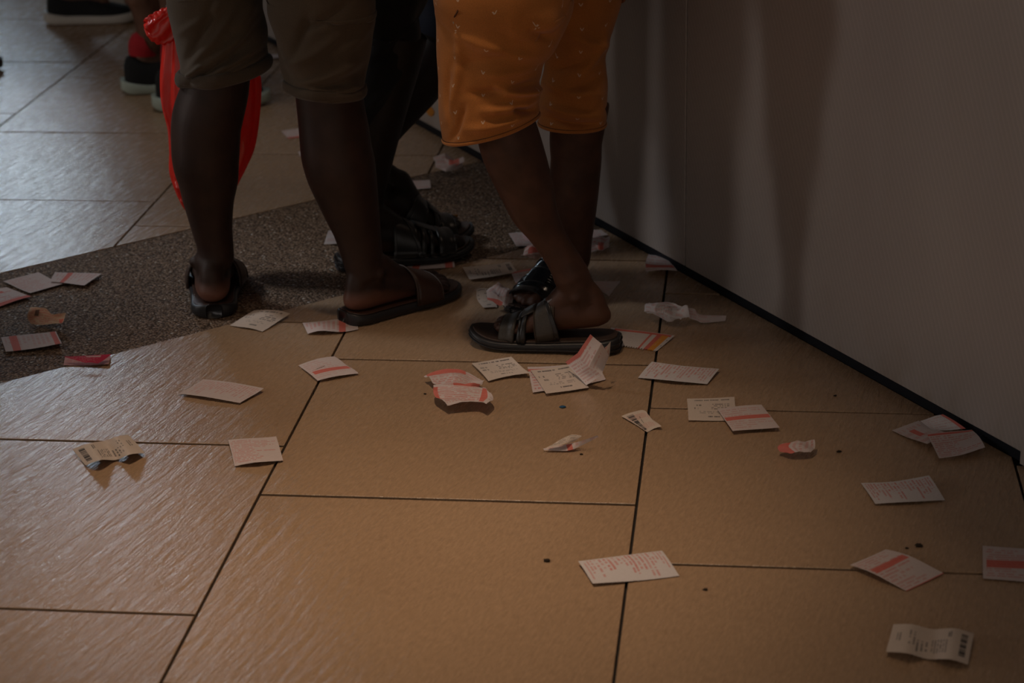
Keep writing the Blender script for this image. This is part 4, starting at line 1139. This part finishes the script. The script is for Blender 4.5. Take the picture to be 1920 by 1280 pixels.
# ---- sandals with many straps
def strap_sandal(ft, root, leather, sole_mat, tipless=True, gloss=None, detail=True):
    sp = lambda x: (.0 + .016 * np.clip((x - .20) / .07, 0, 1) ** 2, .021 + .009 * np.clip((.12 - x) / .12, 0, 1) + .012 * np.clip((x - .205) / .065, 0, 1) ** 2)
    s = mk('strappy_sandal', *sole_shell(ft, sp, grow=.005), sole_mat, parent=root)
    mk('sole_groove', *join([sole_shell(ft, (lambda x, k=k: (sp(x)[0] + (sp(x)[1] - sp(x)[0]) * k - .001, sp(x)[0] + (sp(x)[1] - sp(x)[0]) * k + .001)), grow=.0066) for k in (.35, .68)]), MT['rubber'], parent=s)
    mk('insole', *sole_shell(ft, lambda x: (sp(x)[1] - .003, sp(x)[1] + .0022), grow=-.001), MT['insole'] if sole_mat is MT['rubber'] else MT['rubber'], parent=s)
    k = dict(zs=.020)
    g = gloss or leather
    mk('strap', *strap_shell(ft, .096, .150, .110, .150, out=.003, thick=.0035, **k), leather, parent=s)      # broad instep band
    mk('strap', *strap_shell(ft, .150, .160, .172, .186, out=.004, thick=.003, puff=.002, **k), g, parent=s)
    mk('strap', *strap_shell(ft, .168, .177, .182, .193, out=.004, thick=.003, puff=.002, **k), g, parent=s)
    mk('strap', *strap_shell(ft, .187, .226, .198, .232, out=.0075, thick=.0035, puff=.001, **k), leather, parent=s)   # vamp over the toes
    mk('strap', *strap_shell(ft, .146, .154, .100, .110, out=.006, thick=.003, **k), g, parent=s)               # crossing strap
    mk('strap', *strap_shell(ft, .146, .212, .150, .208, out=.005, thick=.0045, t0=.36, t1=.66, **k), leather, parent=s)   # spine over the toes
    if detail:
        mk('strap_edge', *strap_shell(ft, .0945, .098, .1085, .112, out=.0035, thick=.0045, m=3, **k), MT['brownshoe'], parent=s)
        mk('strap_edge', *strap_shell(ft, .149, .152, .149, .152, out=.0035, thick=.0045, m=3, **k), MT['brownshoe'], parent=s)
        # loose end of the buckle strap standing up over the instep
        p = ft.w([(.118, .026, .074), (.098, .024, .092), (.082, .018, .112), (.074, .012, .124)])
        mk('strap_end', *loft(catmull(p, 16), np.interp(np.arange(16), [0, 12, 15], [.010, .0085, .003]), [.0022] * 16, ft.y, 12), g, parent=s)
        q = ft.w([(.118, -.018, .070), (.118, .004, .076), (.105, .004, .082), (.105, -.018, .077)])
        mk('buckle', *join([capsule([q[i], q[(i + 1) % 4]], [.002, .002], 8) for i in range(4)]), MT['metal'], parent=s)
    return s

# ---- person in orange shorts, facing left
def person_orange():
    hip = np.array([-0.40, 3.90, 0.86]); face = (-0.93, -0.30)
    root = empty('person', (hip[0], hip[1], 0), 'person in orange printed knee shorts and black strappy sandals beside the wall', 'person', 'people standing on the tiles')
    tn = at(882, 641)[:2]; hn = at(1140, 655)[:2]; dn = dir2(hn, tn)
    FN = Foot(at(1145, 655)[:2], at(915, 643)[:2], -1, lift=.027, pitch=8.0, pivot=.185, length=.244)
    shoe = Foot(tn - dn * .272, tn, -1, lift=.024, length=.272); FN.sw = shoe.sw
    tf = np.array([-.448, 3.832]); df = dir2((-.352, 4.05), tf)
    FF = Foot(tf - df * .255, tf, 1, lift=.024, length=.255)
    bn = hn + dn * .062; bf = tf - df * .195
    CN, RN = leg_rows([(935, 195, 104), (947, 235, 114), (963, 289, 117), (987, 353, 104), (1001, 394, 90), (1022, 432, 70), (1041, 463, 63), (1060, 494, 64), (1072, 518, 70)], bn)
    CF, RF = leg_rows([(1088, 190, 112), (1080, 262, 100), (1080, 302, 96), (1074, 370, 95), (1073, 420, 84), (1074, 455, 72), (1075, 485, 66)], bf)
    arms = hanging_arms(hip, face, .05, .185)
    sh, P = upper_body(hip, face, arms)
    SN = [(921, 238, 184), (920, 225, 186), (918, 195, 188), (918, 150, 194), (921, 100, 208), (934, 50, 238), (945, 0, 262), (950, -40, 264)]
    SF = [(1073, 231, 126), (1074, 218, 128), (1076, 190, 128), (1078, 150, 126), (1080, 105, 118), (1083, 50, 136), (1080, 0, 164), (1070, -40, 190)]
    for C, R, ft, hx, rw, bs in ((CN, RN, FN, P(0, .09, .86), SN, bn), (CF, RF, FF, P(0, -.09, .86), SF, bf)):
        sh.append(loft(catmull(C, 60), catmull(R, 60), catmull(R * 1.02, 60), R0, 32))
        sh.append(thigh(rw, bs, hx, .62))
        sh += ft.shells(C[-1], R[-1] * .98)
    body, co = fuse('body', sh, MT['skinC'], root, smooth=5)
    paint_soles(body, co, (FN, FF))
    shirt_and_hair(root, P, face, arms, MT['greycloth'])
    sl = empty('shorts', (0, 0, 0)); sl.parent = root; sl.location = (0, 0, .5)
    fn = [(850, 60, 1010, 110, .004, 10), (840, 215, 860, 60, .004, 8), (880, 170, 1010, 160, -.006, 8), (930, 168, 1015, 178, .009, 8), (900, 205, 1008, 196, .006, 9), (960, 208, 1008, 222, -.008, 6), (870, 235, 1000, 225, .004, 8), (850, 115, 990, 90, -.004, 12), (960, 60, 1050, 30, .006, 12), (965, 40, 1040, 75, -.006, 10), (845, 250, 870, 190, -.004, 6), (900, 140, 1000, 130, .003, 9), (842, 120, 848, 230, -.003, 5)]
    on, Vn, rn = shorts_leg('shorts_leg', SN, bn, P(0, .075, .84), .14, MT['orange'], sl, .92, fn, .018, 5, .0045, m=180, n=150, crease=2.0)
    ff = [(1015, 150, 1130, 180, .004, 9), (1015, 190, 1130, 220, .005, 8), (1050, 170, 1135, 140, -.004, 9), (1015, 215, 1120, 235, -.005, 6), (1060, 60, 1140, 90, .004, 10), (1090, 140, 1138, 60, .004, 8), (1030, 130, 1100, 110, -.004, 10)]
    of, Vf, rf = shorts_leg('shorts_leg', SF, bf, P(0, -.075, .84), .14, MT['orange'], sl, 1.05, ff, .004, 6, .0045, m=180, n=130, crease=2.0)
    for o, V, r in ((on, Vn, rn), (of, Vf, rf)):
        ringtube(V, r, 1, .0, .0026, 'shorts_hem', MT['orange_hem'], o, 8, .1, 1, 1.4)
        ringtube(V, r, 9 if o is on else 8, .0002, .0009, 'hem_stitching', MT['thread'], o, 6)
    Z = [(.76, .20, .15), (.84, .19, .15), (.92, .18, .13), (.98, .165, .118)]
    mk('shorts_seat', *loft([P(-.01, 0, z) for z, a, b in Z], [a for z, a, b in Z], [b for z, a, b in Z], np.cross([0, 0, 1.0], [*face, 0]) * -1, 48), MT['orange_hem'], parent=sl)
    # pocket zip on the near leg and a drawstring end
    def oncloth(V, x, y):
        fl = V.reshape(-1, 3); d = fl - EYE; w = d @ FW
        e = (960 + F * (d @ RIGHT) / w - x) ** 2 + (640 - F * (d @ UP) / w - y) ** 2
        i = np.argsort(e)[:6]; j = i[np.argmin(w[i])]
        return fl[j] - FH * .003
    z = [oncloth(Vn, 862, -14), oncloth(Vn, 857, 14), oncloth(Vn, 851, 36)]
    zp = mk('pocket_zip', *capsule(z, [.0016] * 3, 8, 3), MT['thread'], parent=sl)
    q = z[-1]
    mk('zip_puller', *capsule([q, q + np.array([0, 0, -.008])], [.0026, .002], 8), MT['white_mark'], parent=zp)
    strap_sandal(FN, root, MT['darkleather'], MT['rubber'], gloss=MT['blackleather'])
    strap_sandal(FF, root, MT['gloss'], MT['rubber'], gloss=MT['gloss'], detail=False)
    return root
person_orange()

# ---- person in charcoal shorts, standing between the two
def person_charcoal():
    hip = np.array([-0.66, 4.32, 0.86]); face = (0.90, 0.44)
    root = empty('person', (hip[0], hip[1], 0), 'person in dark charcoal shorts and dark strappy sandals between the other two', 'person', 'people standing on the tiles')
    tn = at(887, 471)[:2]; dn = dir2(at(722, 493), tn)
    FN = Foot(tn - dn * .285, tn, -1, lift=.022, length=.282)
    tf = at(887, 446)[:2]; df = dir2((-.86, 4.24), tf)
    FF = Foot(tf - df * .28, tf, 1, lift=.022, pitch=24, pivot=.185, length=.28, shoepitch=22)
    bn = tn - dn * .22; bf = tf - df * .215
    CN, RN = leg_rows([(748, 60, 110), (735, 120, 106), (718, 180, 104), (700, 250, 100), (690, 320, 84), (686, 380, 66), (690, 420, 58)], bn)
    CF, RF = leg_rows([(838, 70, 104, .10), (812, 112, 100, .08), (786, 152, 97, .06), (755, 187, 95, .04), (726, 222, 88, .02), (706, 254, 78), (690, 288, 66), (684, 318, 58)], bf)
    arms = hanging_arms(hip, face, .10, .185)
    sh, P = upper_body(hip, face, arms)
    SN = [(670, 226, 112), (682, 195, 116), (699, 150, 124), (714, 105, 132), (724, 60, 134), (726, 0, 136)]
    SF = [(828, 62, 124), (838, 30, 130), (846, 0, 134), (850, -40, 136)]
    for C, R, ft, hx, rw, bs in ((CN, RN, FN, P(0, -.09, .86), SN, bn), (CF, RF, FF, P(0, .09, .86), SF, bf + FH[:2] * .09)):
        sh.append(loft(catmull(C, 60), catmull(R, 60), catmull(R * 1.02, 60), R0, 32))
        sh.append(thigh(rw, bs, hx))
        sh += ft.shells(C[-1], R[-1])
    body, co = fuse('body', sh, MT['skinB'], root, .0045)
    paint_soles(body, co, (FN, FF))
    shirt_and_hair(root, P, face, arms, MT['charcoal'])
    sl = empty('shorts', (0, 0, 0)); sl.parent = root; sl.location = (0, 0, .5)
    o, V, rad = shorts_leg('shorts_leg', SN, bn, P(0, -.09, .84), .125, MT['charcoal'], sl, 1.0, [(690, 200, 760, 120, .004, 8), (700, 120, 770, 60, -.004, 9)], .0, 11)
    ringtube(V, rad, 1, 0, .003, 'shorts_hem', MT['charcoal'], o, 8, .1, 1, 1.4)
    o, V, rad = shorts_leg('shorts_leg', SF, bf + FH[:2] * .09, P(0, .09, .84), .125, MT['navycloth'], sl, 1.0, (), 0, 12)
    Z = [(.78, .19, .135), (.84, .19, .14), (.92, .18, .13), (.98, .165, .118)]
    mk('shorts_seat', *loft([P(-.01, 0, z) for z, a, b in Z], [a for z, a, b in Z], [b for z, a, b in Z], np.cross([0, 0, 1.0], [*face, 0]) * -1, 48), MT['charcoal'], parent=sl)
    strap_sandal(FN, root, MT['blackleather'], MT['rubber'], gloss=MT['blackleather'], detail=False)
    strap_sandal(FF, root, MT['blackleather'], MT['rubber'], gloss=MT['blackleather'], detail=False)
    return root
person_charcoal()

# ---- people farther back, of whom the photo shows shoes and ankles
def far_person(label, feet, legs, hip, face, skin, sock, upper, sole, trousers, accent, shorts):
    root = empty('person', (hip[0], hip[1], 0), label, 'person', 'people standing on the tiles')
    arms = hanging_arms(hip, face)
    sh, P = upper_body(hip, face, arms)
    for (heel, toe, side), lg, s in zip(feet, legs, (1, -1)):
        ft = Foot(heel, toe, side, lift=.030)
        a = ft.w([(.055, 0, .10)])[0]; hx = P(0, s * .09, .86)
        if lg is None:
            kn = a * .5 + hx * .5 + np.array([*face, 0]) * .03; C = np.array([a + [0, 0, .03], a * .7 + kn * .3, a * .4 + kn * .6, kn]); R = np.array([.036, .040, .054, .056])
        else:
            C, R = leg_rows(lg, a)
        sh.append(capsule(np.vstack([[a], C, [hx]]), np.concatenate([[.033], R, [.09]]), 20, 5))
        sh.append(capsule(ft.w([(.05, 0, .06), (.10, 0, .045), (.17, 0, .03)]), [.03, .028, .02], 12))
        sneaker(ft, root, upper, sole, accent)
        q = ft.w([(.05, 0, .07), (.052, 0, .095)])
        r0 = R[0] + .0025
        pts = [q[0], q[1], q[1] * .7 + C[0] * .3, q[1] * .35 + C[0] * .65] if lg is not None else [q[0], q[1], q[1] * .5 + C[1] * .5, C[1]]
        mk('sock', *loft(catmull(pts, 16), np.interp(np.arange(16), [0, 6, 15], [.038, .040, r0]), np.interp(np.arange(16), [0, 6, 15], [.040, .042, r0]), ft.y, 24, False), sock, parent=root)
    fuse('body', sh, skin, root, .006, 4)
    shirt_and_hair(root, P, face, arms, MT['greycloth'])
    Z = [(.74, .19, .14), (.84, .19, .14), (.92, .18, .13), (.98, .165, .118)]
    mk('trousers', *loft([P(0, 0, z) for z, a, b in Z], [a for z, a, b in Z], [b for z, a, b in Z], np.cross([0, 0, 1.0], [*face, 0]), 40), trousers, parent=root)
    return root
e1h, e2h, e2t = at(239, 174)[:2], at(298, 206)[:2], at(503, 193)[:2]
de = dir2(e2h, e2t)
far_person('person in the back with red socks and black shoes, half hidden by the red bag', [(e1h, e1h + de * .29, -1), (e2h, e2h + de * .30, 1)],
           [[(285, 76, 52), (283, 40, 62), (277, 0, 74), (270, -40, 84)], None], np.array([(e1h[0] + e2h[0]) / 2 + .08, (e1h[1] + e2h[1]) / 2 + .02, .86]), (de[0], de[1]), MT['skinE'], MT['redknit'], MT['knit'], MT['green_rubber'], MT['navycloth'], MT['charcoal'], True)
dh, dt = at(95, 44)[:2], at(246, 40)[:2]; dd = dir2(dh, dt)
far_person('person at the top left edge in black shoes with white soles', [(dh + np.array([.10, .30]), dh + np.array([.10, .30]) + dd * .285, -1), (dh, dh + dd * .285, 1)],
           [None, None], np.array([dh[0] + .10, dh[1] + .15, .86]), (dd[0], dd[1]), MT['skinE'], MT['knit'], MT['knit'], MT['white_rubber'], MT['charcoal'], MT['navycloth'], False)
ftip = at(6, 131)[:2]; ex = np.array([1.0, .25]) / np.hypot(1, .25)
rt = empty('shoe', (ftip[0] - .14, ftip[1] - .03, 0), 'brown shoe whose tip shows at the left edge of the photo', 'shoe')
sneaker(Foot(ftip - ex * .28, ftip, 1), rt, MT['brownshoe'], MT['brownshoe'], MT['brownshoe'])
# small orange sticker on the wall panel behind the orange shorts
def onwall(px, py, d=0.001):
    r = ray(px, py); n3 = np.array([Wn[0], Wn[1], 0]); w3 = np.array([W0[0], W0[1], 0]) + n3 * d
    return EYE + r * (np.dot(w3 - EYE, n3) / np.dot(r, n3))
c = onwall(806, 208); n3 = np.array([*Wn, 0]); d3 = np.array([*Wd, 0])
ang = np.linspace(0, 2 * PI, 14, endpoint=False)
ring = np.array([c + d3 * .028 * math.cos(a) * (1 + .2 * math.sin(3 * a)) + np.array([0, 0, 1]) * .013 * math.sin(a) for a in ang])
V = np.vstack([ring, ring + n3 * .0012]); f = [tuple(range(14, 28))] + [(i, (i + 1) % 14, 14 + (i + 1) % 14, 14 + i) for i in range(14)]
tag(mk('sticker', V, f, MT['sticker'], loc=c, smooth=False), 'small orange sticker low on the far part of the panel wall', 'sticker')
